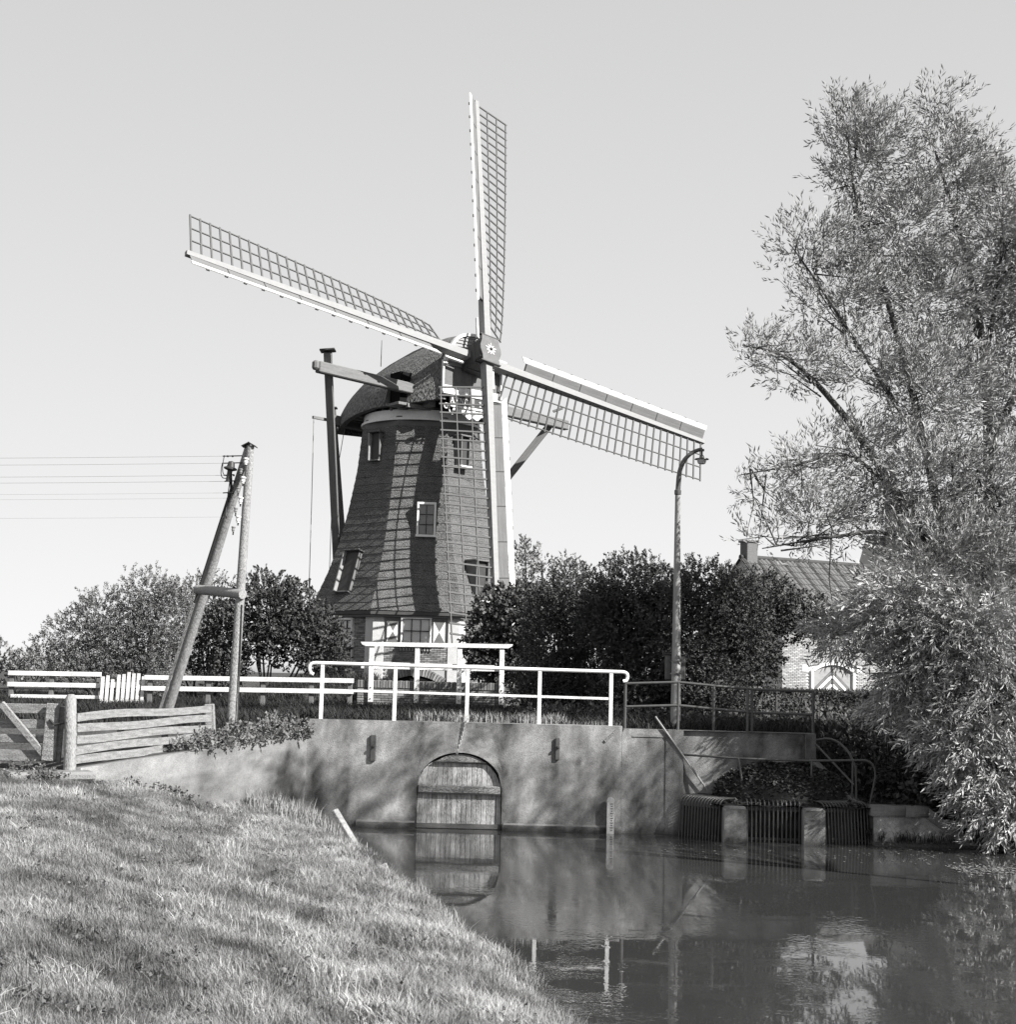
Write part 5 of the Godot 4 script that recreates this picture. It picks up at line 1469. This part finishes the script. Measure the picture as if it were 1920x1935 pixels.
const WILLOW_LOBES := [[6.8, 12.9, -27.2, 0.94, 1.19], [6.4, 13.6, -27.2, 0.55, 0.59], [8.4, 13.9, -27.6, 0.55, 0.75], [8.6, 12.8, -27.8, 0.96, 0.91], [9.6, 11.9, -28.0, 0.92, 1.12], [7.5, 11.5, -27.4, 1.10, 0.90], [5.8, 11.1, -26.8, 0.83, 0.59], [5.3, 10.6, -26.6, 0.53, 0.48], [6.4, 10.1, -27.0, 1.18, 0.74], [8.3, 10.4, -28.0, 1.33, 0.92], [9.7, 10.1, -28.5, 0.73, 1.14], [4.6, 8.9, -26.6, 0.63, 0.41], [5.5, 8.7, -26.8, 0.93, 0.54], [6.8, 8.8, -27.0, 0.89, 0.59], [8.0, 8.3, -27.0, 1.18, 1.08], [9.5, 9.1, -29.0, 0.63, 0.95], [4.8, 6.3, -26.4, 0.72, 0.38], [5.6, 6.7, -26.5, 0.77, 0.58], [6.6, 7.1, -27.0, 0.89, 0.74], [5.6, 5.7, -26.4, 1.06, 0.58], [4.7, 5.3, -26.2, 0.62, 0.21], [6.9, 6.0, -27.0, 0.79, 0.69], [7.8, 6.6, -26.5, 1.06, 0.87], [8.9, 6.4, -26.5, 0.77, 1.16], [7.9, 5.1, -26.0, 1.33, 0.85], [8.8, 4.7, -25.8, 0.66, 1.03], [7.2, 4.1, -25.8, 1.13, 0.75], [8.1, 3.6, -25.5, 1.21, 0.93], [7.3, 3.1, -25.6, 0.79, 0.65], [6.9, 2.6, -25.6, 0.51, 0.47], [8.3, 2.5, -25.2, 1.01, 0.83], [7.7, 1.9, -25.0, 0.73, 0.50], [8.3, 1.4, -25.0, 0.82, 0.64], [8.5, 0.7, -25.0, 0.73, 0.41], [6.1, 3.7, -26.5, 0.58, 0.39], [10.2, 8.0, -27.0, 1.0, 1.4], [10.0, 5.5, -26.5, 0.9, 1.4], [9.8, 3.0, -25.5, 0.9, 1.2], [10.6, 11.0, -28.0, 0.9, 1.3], [9.6, 1.2, -25.0, 0.7, 0.8]]

# a thin-crowned tree on the near right bank, outside the photograph, whose dappled shade lies on the sluice wall
func bank_tree():
	var rng := RandomNumberGenerator.new(); rng.seed = 15
	var t := thing("poplar_tree", "thin-crowned tree on the near right bank, farther right than the willow", "tree")
	var s := st()
	limb(s, [Vector3(14.5, 0.2, -15.4), Vector3(14.2, 4, -15.8), Vector3(13.6, 8, -16.2), Vector3(13.2, 13.2, -16.5)], 0.11, 0.02)
	put(t, "trunk", done(s), M.bark)
	var lobes := [[11.2, 12.6, -16.6, 1.2, 0.8], [12.6, 12.9, -16.6, 1.2, 1.0], [14.2, 13.9, -16.4, 1.0, 0.6], [15.6, 12.8, -16.2, 1.2, 0.9], [11.8, 11.4, -16.6, 1.2, 0.6], [15.2, 11.3, -16.2, 1.2, 0.8], [17.2, 13.3, -16.2, 1.2, 0.9], [18.6, 13.5, -16.0, 1.2, 1.0], [19.8, 13.2, -16.0, 1.0, 0.9], [18.0, 12.0, -16.0, 1.3, 0.8]]
	for l in lobes:
		s = st()
		limb(s, [Vector3(13.7, 7.5, -16.2), Vector3(lerpf(13.7, l[0], 0.5), 10.0, -16.4), Vector3(l[0], l[1] + 0.4, l[2])], 0.06, 0.01)
		put(t, "branch", done(s), M.bark)
	scatter(t, "crown", twig_mesh(16, 0.34, 10, 0.12, 0.04, 0.6), M.willow_leaf, crown(rng, lobes.slice(0, 6), 48.0, Vector3(0.3, 0.5, 0), 1.0, 0.48, 0.5))
	scatter(t, "crown", twig_mesh(17, 0.34, 10, 0.12, 0.04, 0.6), M.willow_leaf, crown(rng, lobes.slice(6), 50.0, Vector3(0.3, 0.5, 0), 1.0, 0.25, 0.5))

func greenery():
	willow()
	bank_tree()
	var small := [0.17, 12, 0.055, 0.034]
	bush("bush", "dense dark lilac bush close against the mill's right side", [[-0.2, 4.7, -42.0, 0.77, 0.61], [-0.6, 3.7, -42.0, 0.61, 0.77], [0.5, 4.2, -42.0, 0.92, 1.22], [0.1, 3.2, -42.0, 1.15, 0.77], [0.8, 2.6, -42.0, 1.07, 0.77], [-0.5, 3.0, -42.0, 0.61, 0.46]], 170, [0.2, 9, 0.1, 0.075], M.dark_leaf, 41, "dark bushes right of the mill")
	bush("bush", "dark bush between the lilac and the tallest bush right of the mill", [[1.68, 4.72, -36.5, 1.0, 0.8], [1.26, 3.8, -36.5, 0.93, 1.07], [2.27, 3.12, -36.5, 1.07, 1.2], [1.43, 2.7, -36.5, 0.8, 0.66], [1.01, 4.55, -36.2, 0.59, 0.59], [2.43, 4.3, -36.5, 0.67, 0.84], [0.84, 2.45, -35.7, 0.84, 0.67], [2.18, 2.37, -35.9, 1.01, 0.67]], 330, small, M.dark_leaf, 42, "dark bushes right of the mill")
	bush("bush", "tallest dark bush, directly left of the street lamp", [[2.98, 4.9, -34.5, 1.0, 0.82], [2.82, 4.04, -34.5, 1.13, 1.0], [3.37, 3.02, -34.5, 1.0, 1.0], [2.35, 4.35, -34.5, 0.63, 0.75], [3.84, 4.75, -34.5, 0.63, 0.71], [3.76, 3.88, -34.5, 0.71, 0.86], [2.98, 2.39, -33.9, 1.02, 0.63], [3.92, 2.47, -33.9, 0.71, 0.63]], 330, small, M.dark_leaf, 43, "dark bushes right of the mill")
	bush("bush", "dark bush directly right of the street lamp", [[4.62, 4.79, -33.5, 0.98, 0.75], [4.24, 3.79, -33.5, 1.1, 1.1], [5.24, 4.17, -33.5, 0.85, 0.98], [4.7, 2.94, -33.5, 1.1, 0.85], [5.31, 4.79, -33.5, 0.62, 0.62], [5.54, 3.86, -33.5, 0.62, 0.77], [4.85, 2.32, -33.1, 1.0, 0.62]], 330, small, M.dark_leaf, 44, "dark bushes right of the mill")
	bush("bush", "dark spreading bush whose branches hang in front of the brick house", [[6.09, 4.57, -34.5, 0.88, 0.82], [6.01, 3.6, -34.5, 0.57, 1.01], [5.84, 2.87, -34.5, 0.63, 0.63], [6.9, 4.49, -34.5, 0.75, 0.5], [7.39, 4.0, -34.5, 0.88, 0.37]], 280, [0.18, 10, 0.07, 0.05], M.dark_leaf, 45, "dark bushes right of the mill")
	bush("bush", "broad light grey bush behind the white picket gate", [[-10.6, 4.9, -43.0, 0.94, 0.78], [-11.8, 4.1, -43.0, 1.10, 0.94], [-9.9, 4.2, -43.0, 0.94, 1.10], [-11.0, 3.4, -43.0, 1.25, 0.78], [-12.7, 3.6, -43.0, 0.94, 0.71], [-13.3, 3.1, -43.0, 0.78, 0.47], [-12.2, 2.7, -43.0, 1.3, 0.7], [-10.6, 2.6, -43.0, 1.2, 0.7]], 170, [0.22, 12, 0.07, 0.032], M.mid_leaf, 46, "bushes left of the mill")
	bush("bush", "grey bush behind the leaning leg of the wooden A-pole", [[-9.2, 4.8, -45.0, 0.98, 0.90], [-9.4, 3.6, -45.0, 0.98, 0.98], [-10.0, 3.1, -45.0, 0.82, 0.66], [-8.7, 3.0, -45.0, 0.9, 0.8]], 170, [0.22, 12, 0.07, 0.035], M.mid_leaf, 47, "bushes left of the mill")
	bush("bush", "dark bush between the wooden A-pole and the mill's left side", [[-7.3, 4.6, -44.0, 1.12, 1.04], [-6.5, 4.7, -44.0, 0.8, 0.8], [-5.7, 4.1, -44.0, 0.75, 0.7], [-6.3, 3.7, -44.0, 1.28, 0.80], [-8.4, 3.8, -44.0, 0.64, 0.96], [-7.2, 3.6, -44.0, 0.96, 0.48], [-5.4, 3.4, -43.5, 0.8, 0.8], [-8.3, 2.7, -44.0, 0.6, 0.7], [-5.2, 2.9, -43.5, 0.6, 0.6]], 170, [0.22, 10, 0.085, 0.06], M.dark_leaf, 48, "bushes left of the mill")
	bush("bush", "small hazy bush at the far left edge, left of the pair", [[-24.4, 2.9, -70.0, 0.9, 1.0], [-25.2, 2.6, -70.0, 1.0, 0.8]], 40, [0.3, 8, 0.16, 0.1], M.pale_leaf, 49, "far bushes at the left edge")
	bush("bush", "low hazy bush near the left edge, behind the end of the white fence", [[-22.6, 2.8, -70.0, 1.28, 0.7], [-21.5, 2.5, -70.0, 0.9, 0.6], [-23.3, 2.6, -70.0, 0.9, 0.7]], 40, [0.3, 8, 0.16, 0.1], M.pale_leaf, 50, "far bushes at the left edge")
	for p in [[1.15, 9.9, 0.95, 1.5, "tallest pale far tree, close right of the mill's sail"], [2.2, 9.2, 0.75, 1.1, "small pale far tree just right of the tallest far tree"], [3.6, 9.4, 0.75, 1.1, "round pale far tree showing over the dark bushes"], [4.7, 8.9, 0.8, 0.8, "lowest pale far tree, rightmost of the four over the dark bushes"]]:
		var rng := RandomNumberGenerator.new(); rng.seed = int(p[0] * 10)
		var t := thing("far_tree", p[4], "tree", Vector3.ZERO, "far trees behind the bushes")
		pipe(t, "trunk", [Vector3(p[0], 1.6, -90), Vector3(p[0] + 0.1, 6, -90), Vector3(p[0], p[1] + p[3] * 0.6, -90)], [0.3, 0.16, 0.03], M.bark, 7)
		scatter(t, "crown", twig_mesh(9, 0.5, 9, 0.22, 0.1, 0.6), M.pale_leaf, crown(rng, [[p[0], p[1], -90.0, p[2], p[3]], [p[0] - 0.3, p[1] - 1.8, -90.0, p[2] * 1.1, p[3]], [p[0] + 0.3, p[1] - 3.2, -90.0, p[2], p[3]]], 16.0, Vector3(0, 0.8, 0), 1.0, 0.2))
	# clipped hedge in front of the brick house
	var rng := RandomNumberGenerator.new(); rng.seed = 60
	var t := thing("clipped_hedge", "low dark clipped hedge with a flat top in front of the brick house", "hedge")
	var s := st()
	var tfs := []
	for i in 90:
		var x := 7.4 + i * 0.062
		tube(s, [Vector3(x, 1.3, -46.0 + rng.randfn() * 0.12), Vector3(x + rng.randfn() * 0.1, 2.0, -46.0 + rng.randfn() * 0.15), Vector3(x + rng.randfn() * 0.15, 2.5, -46.0)], [0.02, 0.012, 0.006], 4, false)
	for i in 7000:
		var p := Vector3(rng.randf_range(7.0, 13.6), 1.7 + 0.84 * pow(rng.randf(), 0.5), -46.0 + rng.randf_range(-0.28, 0.28))
		tfs.append([Transform3D(twig_basis(Vector3(rng.randfn(), rng.randfn() + 0.4, rng.randfn()), rng.randf() * TAU, 0.8), p), rng.randf_range(0.6, 1.3)])
	put(t, "stems", done(s), M.bark)
	scatter(t, "foliage", twig_mesh(61, 0.14, 8, 0.06, 0.04, 0.9), M.dark_leaf, tfs)

# ------------------------------------------------------------------ grass
func blade_clump(sd: int, n: int, h: float, w: float, lean: float, rad: float) -> ArrayMesh:
	var rng := RandomNumberGenerator.new(); rng.seed = sd
	var s := st()
	for i in n:
		var o := Vector3(rng.randfn() * rad, 0, rng.randfn() * rad)
		var a := rng.randf() * TAU
		var dir := Vector3(cos(a), 0, sin(a)) * lean * rng.randf() + Vector3(0.14, 0, -0.04) * lean
		var hh := h * rng.randf_range(0.5, 1.25)
		var sd2 := Vector3(-sin(a), 0, cos(a)) * w * rng.randf_range(0.6, 1.2)
		var m := o + Vector3(0, hh * 0.55, 0) + dir * hh * 0.25
		var tp := o + Vector3(0, hh * 0.9, 0) + dir * hh * 0.95
		var g := rng.randf_range(0.6, 1.5)
		for v in [o - sd2, o + sd2, m + sd2 * 0.8, o - sd2, m + sd2 * 0.8, m - sd2 * 0.8, m - sd2 * 0.8, m + sd2 * 0.8, tp]:
			s.set_color(Color(g, g, g))
			s.add_vertex(v)
	return done(s)

func grass():
	var rng := RandomNumberGenerator.new(); rng.seed = 100
	var patch := fnoise(101, 0.8, 3)
	var fine := fnoise(102, 1.7, 2)
	var a := []; var b := []
	var tries := 0
	while a.size() + b.size() < 125000 and tries < 1000000:
		tries += 1
		var z := -4.6 - 22.4 * pow(rng.randf(), 1.25)
		var x := rng.randf_range(-0.4 * -z - 0.5, 2.2)
		var s := shore(x, z)
		if s < -0.06 or z < -26.5: continue
		if x < -2.0 and wing_side(x, z) > -0.03 and z < -20.6: continue
		var y := ground(x, z)
		var k := patch.get_noise_2d(x, z) + 0.6 * fine.get_noise_2d(x, z)
		var sc := clampf(0.9 + 0.3 * k + rng.randfn() * 0.22, 0.45, 1.6)
		var tone := clampf(0.95 + 1.15 * k + 0.15 * rng.randfn(), 0.3, 1.5)
		var tilt := Basis(Vector3(0, 1, 0), rng.randf() * TAU) * Basis(Vector3(0, 0, 1), rng.randfn() * 0.15)
		if s < 1.7 + 0.8 * k or (k > 0.5 and rng.randf() < 0.3): b.append([Transform3D(tilt.scaled(Vector3.ONE * sc), Vector3(x, y - 0.02, z)), tone])
		elif k > -0.42 or rng.randf() < 0.4: a.append([Transform3D(tilt.scaled(Vector3.ONE * sc), Vector3(x, y - 0.02, z)), tone])
	tag(scatter(self, "grass", blade_clump(1, 18, 0.07, 0.0021, 1.0, 0.055), M.grass_leaf, a), "short wind-combed grass covering the bank in the foreground", "grass", "", "stuff")
	var cl := []
	while cl.size() < 2600:
		var z := -5.0 - 20.0 * pow(rng.randf(), 1.3)
		var x := rng.randf_range(-0.4 * -z, 1.4)
		if shore(x, z) < 0.4 or z < -26.0 or (wing_side(x, z) > -0.1 and z < -20.6): continue
		if patch.get_noise_2d(x * 1.7 + 40.0, z * 1.7) < 0.12: continue
		cl.append([Transform3D(twig_basis(Vector3(rng.randfn(), rng.randf() * 0.7, rng.randfn()), rng.randf() * TAU, rng.randf_range(0.5, 1.1)), Vector3(x, ground(x, z) + rng.randf_range(0.0, 0.05), z)), rng.randf_range(0.5, 1.3)])
	tag(scatter(self, "clover", twig_mesh(20, 0.08, 6, 0.035, 0.024, 1.0), M.mid_leaf, cl), "low broad-leaved clover and weeds in patches among the bank grass", "weeds", "", "stuff")
	tag(scatter(self, "rough_grass", blade_clump(2, 18, 0.09, 0.0025, 1.3, 0.08), M.rough_leaf, b), "pale rough grass and straw along the water's edge", "grass", "", "stuff")
	# darker tussocks, thickest along the water
	var ts := []
	while ts.size() < 900:
		var z := -5.0 - 21.0 * pow(rng.randf(), 1.2)
		var x := rng.randf_range(-0.38 * -z, 1.8)
		var s := shore(x, z)
		if s < 0.05 or z < -26.3 or (wing_side(x, z) > -0.1 and z < -20.6): continue
		if s > 2.2 and rng.randf() < 0.72: continue
		var far := Vector3(x, 0, z)
		for k in 4:
			far += Vector3(rng.randfn() * 0.07, 0, rng.randfn() * 0.07)
			ts.append([Transform3D(Basis(Vector3.UP, rng.randf() * TAU).scaled(Vector3.ONE * rng.randf_range(0.5, 1.15)), Vector3(far.x, ground(far.x, far.z) - 0.02, far.z)), rng.randf_range(0.25, 0.75)])
	tag(scatter(self, "tussock_grass", blade_clump(19, 16, 0.15, 0.003, 1.3, 0.05), M.grass_leaf, ts), "dark rough tussocks dotted over the bank and along the water's edge", "grass", "", "stuff")
	# seed stalks and bent straws
	var c := []
	for i in 90:
		var z := -6.0 - 20.0 * pow(rng.randf(), 1.3)
		var x := rng.randf_range(-0.38 * -z, 1.6)
		var s := shore(x, z)
		if s < 0.0 or (x < -2.0 and wing_side(x, z) > -0.1 and z < -20.6) or z < -26.4: continue
		c.append([Transform3D(Basis.from_euler(Vector3(rng.randfn() * 0.5, rng.randf() * TAU, rng.randfn() * 0.6)), Vector3(x, ground(x, z), z)), rng.randf_range(0.7, 1.4)])
	tag(scatter(self, "straw", blade_clump(3, 2, 0.26, 0.002, 0.6, 0.03), M.rough_leaf, c), "long bent straws standing out of the short grass", "grass", "", "stuff")
	# reeds in the corner of the wing wall
	var d := []
	for i in 240:
		var x := rng.randf_range(-4.3, -2.5)
		var z := lerpf(-25.2, -23.4, (x + 4.3) / 1.8) + rng.randfn() * 0.25
		if wing_side(x, z) > -0.05: continue
		d.append([Transform3D(Basis.from_euler(Vector3(rng.randfn() * 0.15, rng.randf() * TAU, rng.randfn() * 0.15)).scaled(Vector3.ONE * rng.randf_range(0.6, 1.2)), Vector3(x, maxf(ground(x, z), -0.05), z)), rng.randf_range(0.4, 1.3)])
	tag(scatter(self, "reeds", blade_clump(4, 8, 0.34, 0.008, 0.35, 0.06), M.rough_leaf, d), "upright reeds in the corner between wing wall and water", "reeds", "", "stuff")
	# verge behind the walls, dike slope and right bank
	var e := []
	while e.size() < 24000:
		var z := rng.randf_range(-46.0, -26.9)
		var x := rng.randf_range(-0.37 * -z, 0.37 * -z)
		if x > 5.6 and z > -26.9: continue
		if x > -3.95 and x < 0.35 and z < -38.8: continue
		if x > 5.0 and z < -37.0 and rng.randf() < 0.5: continue
		if x < -4.2 and z > -29.5 and rng.randf() < 0.75: continue
		e.append([Transform3D(Basis(Vector3.UP, rng.randf() * TAU).scaled(Vector3.ONE * rng.randf_range(0.6, 1.6)), Vector3(x, ground(x, z) - 0.02, z)), rng.randf_range(0.5, 1.1)])
	for i in 4000:
		var x := rng.randf_range(5.9, 10.5); var z := rng.randf_range(-27.5, -25.6)
		if x < 6.5 and z > -26.7: continue
		e.append([Transform3D(Basis(Vector3.UP, rng.randf() * TAU).scaled(Vector3.ONE * rng.randf_range(0.5, 1.1)), Vector3(x, ground(x, z) - 0.02, z)), rng.randf_range(0.4, 0.9)])
	tag(scatter(self, "verge_grass", blade_clump(5, 14, 0.2, 0.007, 0.9, 0.1), M.verge_leaf, e), "darker long grass on the dike behind the walls", "grass", "", "stuff")
	var dk := []
	for i in 5200:
		var x := rng.randf_range(0.6, 8.5); var z := rng.randf_range(-42.0, -30.0)
		dk.append([Transform3D(twig_basis(Vector3(rng.randfn(), rng.randf() * 1.2, rng.randfn()), rng.randf() * TAU, rng.randf_range(0.8, 1.6)), Vector3(x, ground(x, z) + pow(rng.randf(), 2.0) * 0.45 * clampf((-30.0 - z) / 8.0, 0.25, 1.2), z)), rng.randf_range(0.5, 1.4)])
	tag(scatter(self, "undergrowth", twig_mesh(18, 0.25, 9, 0.09, 0.05, 0.8), M.dark_leaf, dk), "dark low undergrowth between the steel railing and the bushes", "undergrowth", "", "stuff")
	# tuft row along the wall top, weeds on the wing wall
	var f := []
	for i in 520:
		var x := rng.randf_range(-1.6, 2.1)
		f.append([Transform3D(Basis(Vector3.UP, rng.randf() * TAU).scaled(Vector3.ONE * rng.randf_range(0.4, 1.2) * (1.0 if x < 1.2 else 0.6)), Vector3(x, 1.8, rng.randf_range(-27.25, -26.97))), rng.randf_range(0.7, 1.6)])
	tag(scatter(self, "tall_grass", blade_clump(6, 9, 0.26, 0.006, 0.7, 0.05), M.rough_leaf, f), "tufts of tall grass growing behind the wall under the white railing", "grass", "", "stuff")
	var w := []
	for i in 900:
		var q := rng.randf()
		var along_ := WING_A.lerp(WING_B, 0.02 + 0.55 * q * q)
		var off := rng.randf_range(-0.12, 0.7)
		var p := Vector3(along_.x - 0.916 * off, 0, along_.y - 0.402 * off)
		p.y = lerpf(1.6, 1.3, 0.55 * q * q) + rng.randf_range(-0.08, 0.3) * (1.0 - q * 0.5) * (0.4 if off < 0.0 else 1.0)
		w.append([Transform3D(twig_basis(Vector3(rng.randfn(), rng.randf() + 0.2, rng.randfn()), rng.randf() * TAU, rng.randf_range(0.6, 1.1)), p), rng.randf_range(0.6, 1.5)])
	tag(scatter(self, "undergrowth", twig_mesh(7, 0.16, 8, 0.08, 0.045, 0.9), M.mid_leaf, w), "nettles and creeping weeds spilling over the top of the wing wall", "weeds", "", "stuff")
	var g := []
	for q in [[-5.6, -22.1, 0.3], [-6.3, -20.4, 0.3], [-5.1, -22.8, 0.35], [-6.8, -20.9, 0.4]]:
		for i in 70:
			var x: float = q[0] + rng.randfn() * q[2] * 0.6; var z: float = q[1] + rng.randfn() * q[2] * 0.6
			if wing_side(x, z) > -0.05 and z < -21.0: continue
			g.append([Transform3D(twig_basis(Vector3(rng.randfn(), rng.randf() + 0.2, rng.randfn()), rng.randf() * TAU, rng.randf_range(0.5, 0.9)), Vector3(x, ground(x, z) + rng.randf_range(0, 0.12), z)), rng.randf_range(0.5, 1.1)])
	tag(scatter(self, "weeds", twig_mesh(8, 0.14, 7, 0.07, 0.045, 0.9), M.mid_leaf, g), "patches of broad-leaved weeds at the foot of the wing wall and gate", "weeds", "", "stuff")
	# bramble on the dark right bank
	var h := []
	for i in 2600:
		var x := rng.randf_range(6.3, 9.8); var z := rng.randf_range(-29.0, -25.9)
		h.append([Transform3D(twig_basis(Vector3(rng.randfn(), rng.randf() * 0.8, rng.randfn() + 0.4), rng.randf() * TAU, rng.randf_range(0.6, 1.2)), Vector3(x, ground(x, z) + pow(rng.randf(), 2.0) * 0.7 * clampf(x - 6.3, 0.2, 1), z)), rng.randf_range(0.5, 1.3)])
	tag(scatter(self, "brambles", twig_mesh(10, 0.25, 8, 0.1, 0.06, 0.8), M.dark_leaf, h), "dark brambles covering the slope under the willow", "brambles", "", "stuff")

# ------------------------------------------------------------------ houses
func house():
	var t := thing("brick_house", "pale brick house with a tiled roof and arched plank doors behind the hedge", "house")
	var yaw := deg_to_rad(28.0)
	var o := Vector3(11.0, 0, -57.9)                       # the wall's left corner
	var bs := Basis(Vector3(cos(yaw), 0, -sin(yaw)), Vector3.UP, Vector3(sin(yaw), 0, cos(yaw)))
	var tf := Transform3D(bs, o)
	var L := 11.0; var D := 5.2; var E := 5.55
	var s := st()
	cbox(s, tf * Transform3D(Basis.IDENTITY, Vector3(L / 2, (E + 1.0) / 2, -D / 2)), Vector3(L, E - 1.0, D))
	for x in [0.0, L]:   # gables
		prism(s, PackedVector2Array([Vector2(0, E), Vector2(-D, E), Vector2(-D / 2, E + 2.35)]), -0.12, 0.12, tf * Transform3D(Basis(Vector3(0, 0, 1), Vector3.UP, Vector3.RIGHT), Vector3(x + (0.12 if x < 1 else -0.12), 0, 0)))
	var wall := put(t, "wall", done(s), M.pale_mortar)
	brick_wall(wall, tf, 0.0, 5.2, 2.0, 5.5, [[1.4, 3.75, 1.9, 3.62]], false, 21, false, true)
	# arched double doors of slanting boards
	var w := 2.0; var cx := 2.55
	var frame := st()
	var rim := []
	for i in 15:
		var a := -0.62 + 1.24 * i / 14.0
		rim.append(tf * Vector3(cx + sin(a) * (w / 2 + 0.08) / sin(0.62), 3.28 - 1.42 + cos(a) * 1.75, 0.06))
	rim.push_front(tf * Vector3(cx - w / 2 - 0.08, 1.7, 0.06)); rim.append(tf * Vector3(cx + w / 2 + 0.08, 1.7, 0.06))
	strip(frame, rim, 0.12, 0.14, bs.z)
	put(wall, "door_frame", done(frame), M.white)
	for i in 23:
		var a := -0.78 + 1.56 * i / 22.0
		put(wall, "arch_brick", boxm(Vector3(0.105, 0.32, 0.06), 0.01), M["pale_brick%d" % (i % 2)], tf * Transform3D(Basis(Vector3(0, 0, 1), -a * 0.7), Vector3(cx + a / 0.78 * 1.25, 3.52 + 0.32 * cos(a * 1.2) - 0.08, 0.05)))
	for sg in [-1, 1]: put(wall, "springer_stone", boxm(Vector3(0.28, 0.26, 0.06), 0.01), M.white, tf * Transform3D(Basis.IDENTITY, Vector3(cx + sg * 1.42, 3.38, 0.03)))
	var door := put(t, "door", (func():
		var d := st()
		var pl := PackedVector2Array([Vector2(cx - w / 2, 1.8), Vector2(cx + w / 2, 1.8)])
		for i in 11:
			var a := 0.6 - 1.2 * i / 10.0
			pl.append(Vector2(cx + sin(a) * (w / 2) / sin(0.6), 3.28 - 1.42 + cos(a) * 1.66))
		prism(d, pl, -0.02, 0.012, tf)
		return done(d)).call(), M.board_light)
	for sg in [-1, 1]:
		for i in 9:
			var k := i * 0.17
			var p0 := Vector3(cx + sg * 0.03, 1.9 + k * 1.0, 0.03); var p1 := Vector3(cx + sg * (w / 2 - 0.03), 1.9 + k - 0.75, 0.03)
			if p1.y < 1.8: p1 = p0.lerp(p1, (p0.y - 1.8) / (p0.y - p1.y))
			if p0.y > 3.42: continue
			bar(door, "slanting_plank", tf * p0, tf * p1, 0.02, 0.11, M.ring if i % 2 else M.frieze, bs.z)
	bar(door, "meeting_rail", tf * Vector3(cx, 1.8, 0.05), tf * Vector3(cx, 3.5, 0.05), 0.04, 0.03, M.iron, bs.x)
	# pantiled roof: one rib for each column of tiles, with steps at every course
	var run := D / 2 + 0.35
	var rise := 2.35 * run / (D / 2)
	var roof := put(t, "roof", (func():
		var r := st()
		for sg in [1, -1]:
			var z0 := 0.35 if sg > 0 else -D - 0.35
			var base := [Vector3(-0.15, E - 0.32, z0), Vector3(L + 0.15, E - 0.32, z0), Vector3(L + 0.15, E + 2.35, -D / 2), Vector3(-0.15, E + 2.35, -D / 2)]
			quad(r, tf * base[0], tf * base[3], tf * base[2], tf * base[1])
		return done(r)).call(), M.tile)
	var slope := Vector3(0, -rise, run).normalized()
	var nrm := Vector3(0, run, rise).normalized()
	var ll := sqrt(run * run + rise * rise)
	for i in int(L / 0.23):
		var r := st()
		for k in 10:
			var p0 := Vector3(i * 0.23, E + 2.36, -D / 2) + slope * ll * k / 10.0 + nrm * 0.01
			var p1 := p0 + slope * (ll / 10.0 + 0.04) + nrm * 0.03
			var prof := [Vector2(-0.115, 0.0), Vector2(-0.06, 0.0), Vector2(-0.02, 0.035), Vector2(0.04, 0.05), Vector2(0.09, 0.03), Vector2(0.115, 0.0)]
			for j in 5:
				var e := func(p: Vector3, q: Vector2) -> Vector3: return tf * (p + Vector3(q.x, 0, 0) + nrm * q.y)
				quad(r, e.call(p0, prof[j]), e.call(p0, prof[j + 1]), e.call(p1, prof[j + 1]), e.call(p1, prof[j]))
		put(roof, "tile_column", done(r), M.tile_light if i % 3 else M.tile)
	var rd := st()
	tube(rd, [tf * Vector3(-0.1, E + 2.38, -D / 2), tf * Vector3(L, E + 2.38, -D / 2)], [0.11], 8)
	put(roof, "ridge_tiles", done(rd), M.tile)
	put(roof, "chimney", boxm(Vector3(0.55, 1.3, 0.5), 0.02), M.brick0, tf * Transform3D(Basis.IDENTITY, Vector3(0.35, E + 2.4, -D / 2)))
	put(roof, "chimney_cap", boxm(Vector3(0.66, 0.1, 0.62), 0.02), M.brick1, tf * Transform3D(Basis.IDENTITY, Vector3(0.35, E + 3.05, -D / 2)))
	put(t, "gutter", boxm(Vector3(L, 0.1, 0.12), 0.02), M.white, tf * Transform3D(Basis.IDENTITY, Vector3(L / 2, E - 0.38, 0.4)))
	# larger house farther back, only its chimney stack and roof show through the willow
	t = thing("tall_house", "taller dark house behind the willow, its broad chimney showing between the branches", "house")
	var g := Transform3D(Basis(Vector3.UP, -0.4), Vector3(20.5, 0, -68.0))
	put(t, "wall", boxm(Vector3(8, 6, 7)), M.brick0, g * Transform3D(Basis.IDENTITY, Vector3(0.6, 4.5, -1)))
	s = st()
	prism(s, PackedVector2Array([Vector2(-3.9, 7.4), Vector2(3.9, 7.4), Vector2(0, 10.0)]), -4.3, 4.3, g * Transform3D(Basis(Vector3(0, 0, -1), Vector3.UP, Vector3.RIGHT), Vector3(0.6, 0, -1)))
	var rf := put(t, "roof", done(s), M.tile)
	put(rf, "chimney", boxm(Vector3(1.35, 3.2, 0.9), 0.03), M.brick0, g * Transform3D(Basis.IDENTITY, Vector3(-2.0, 10.2, -0.5)))

func _ready():
	camera_and_light()
	materials()
	land()
	sluice_wall()
	rack()
	mill()
	house()
	railings()
	lamp()
	pole_and_wires()
	water_things()
	greenery()
	grass()
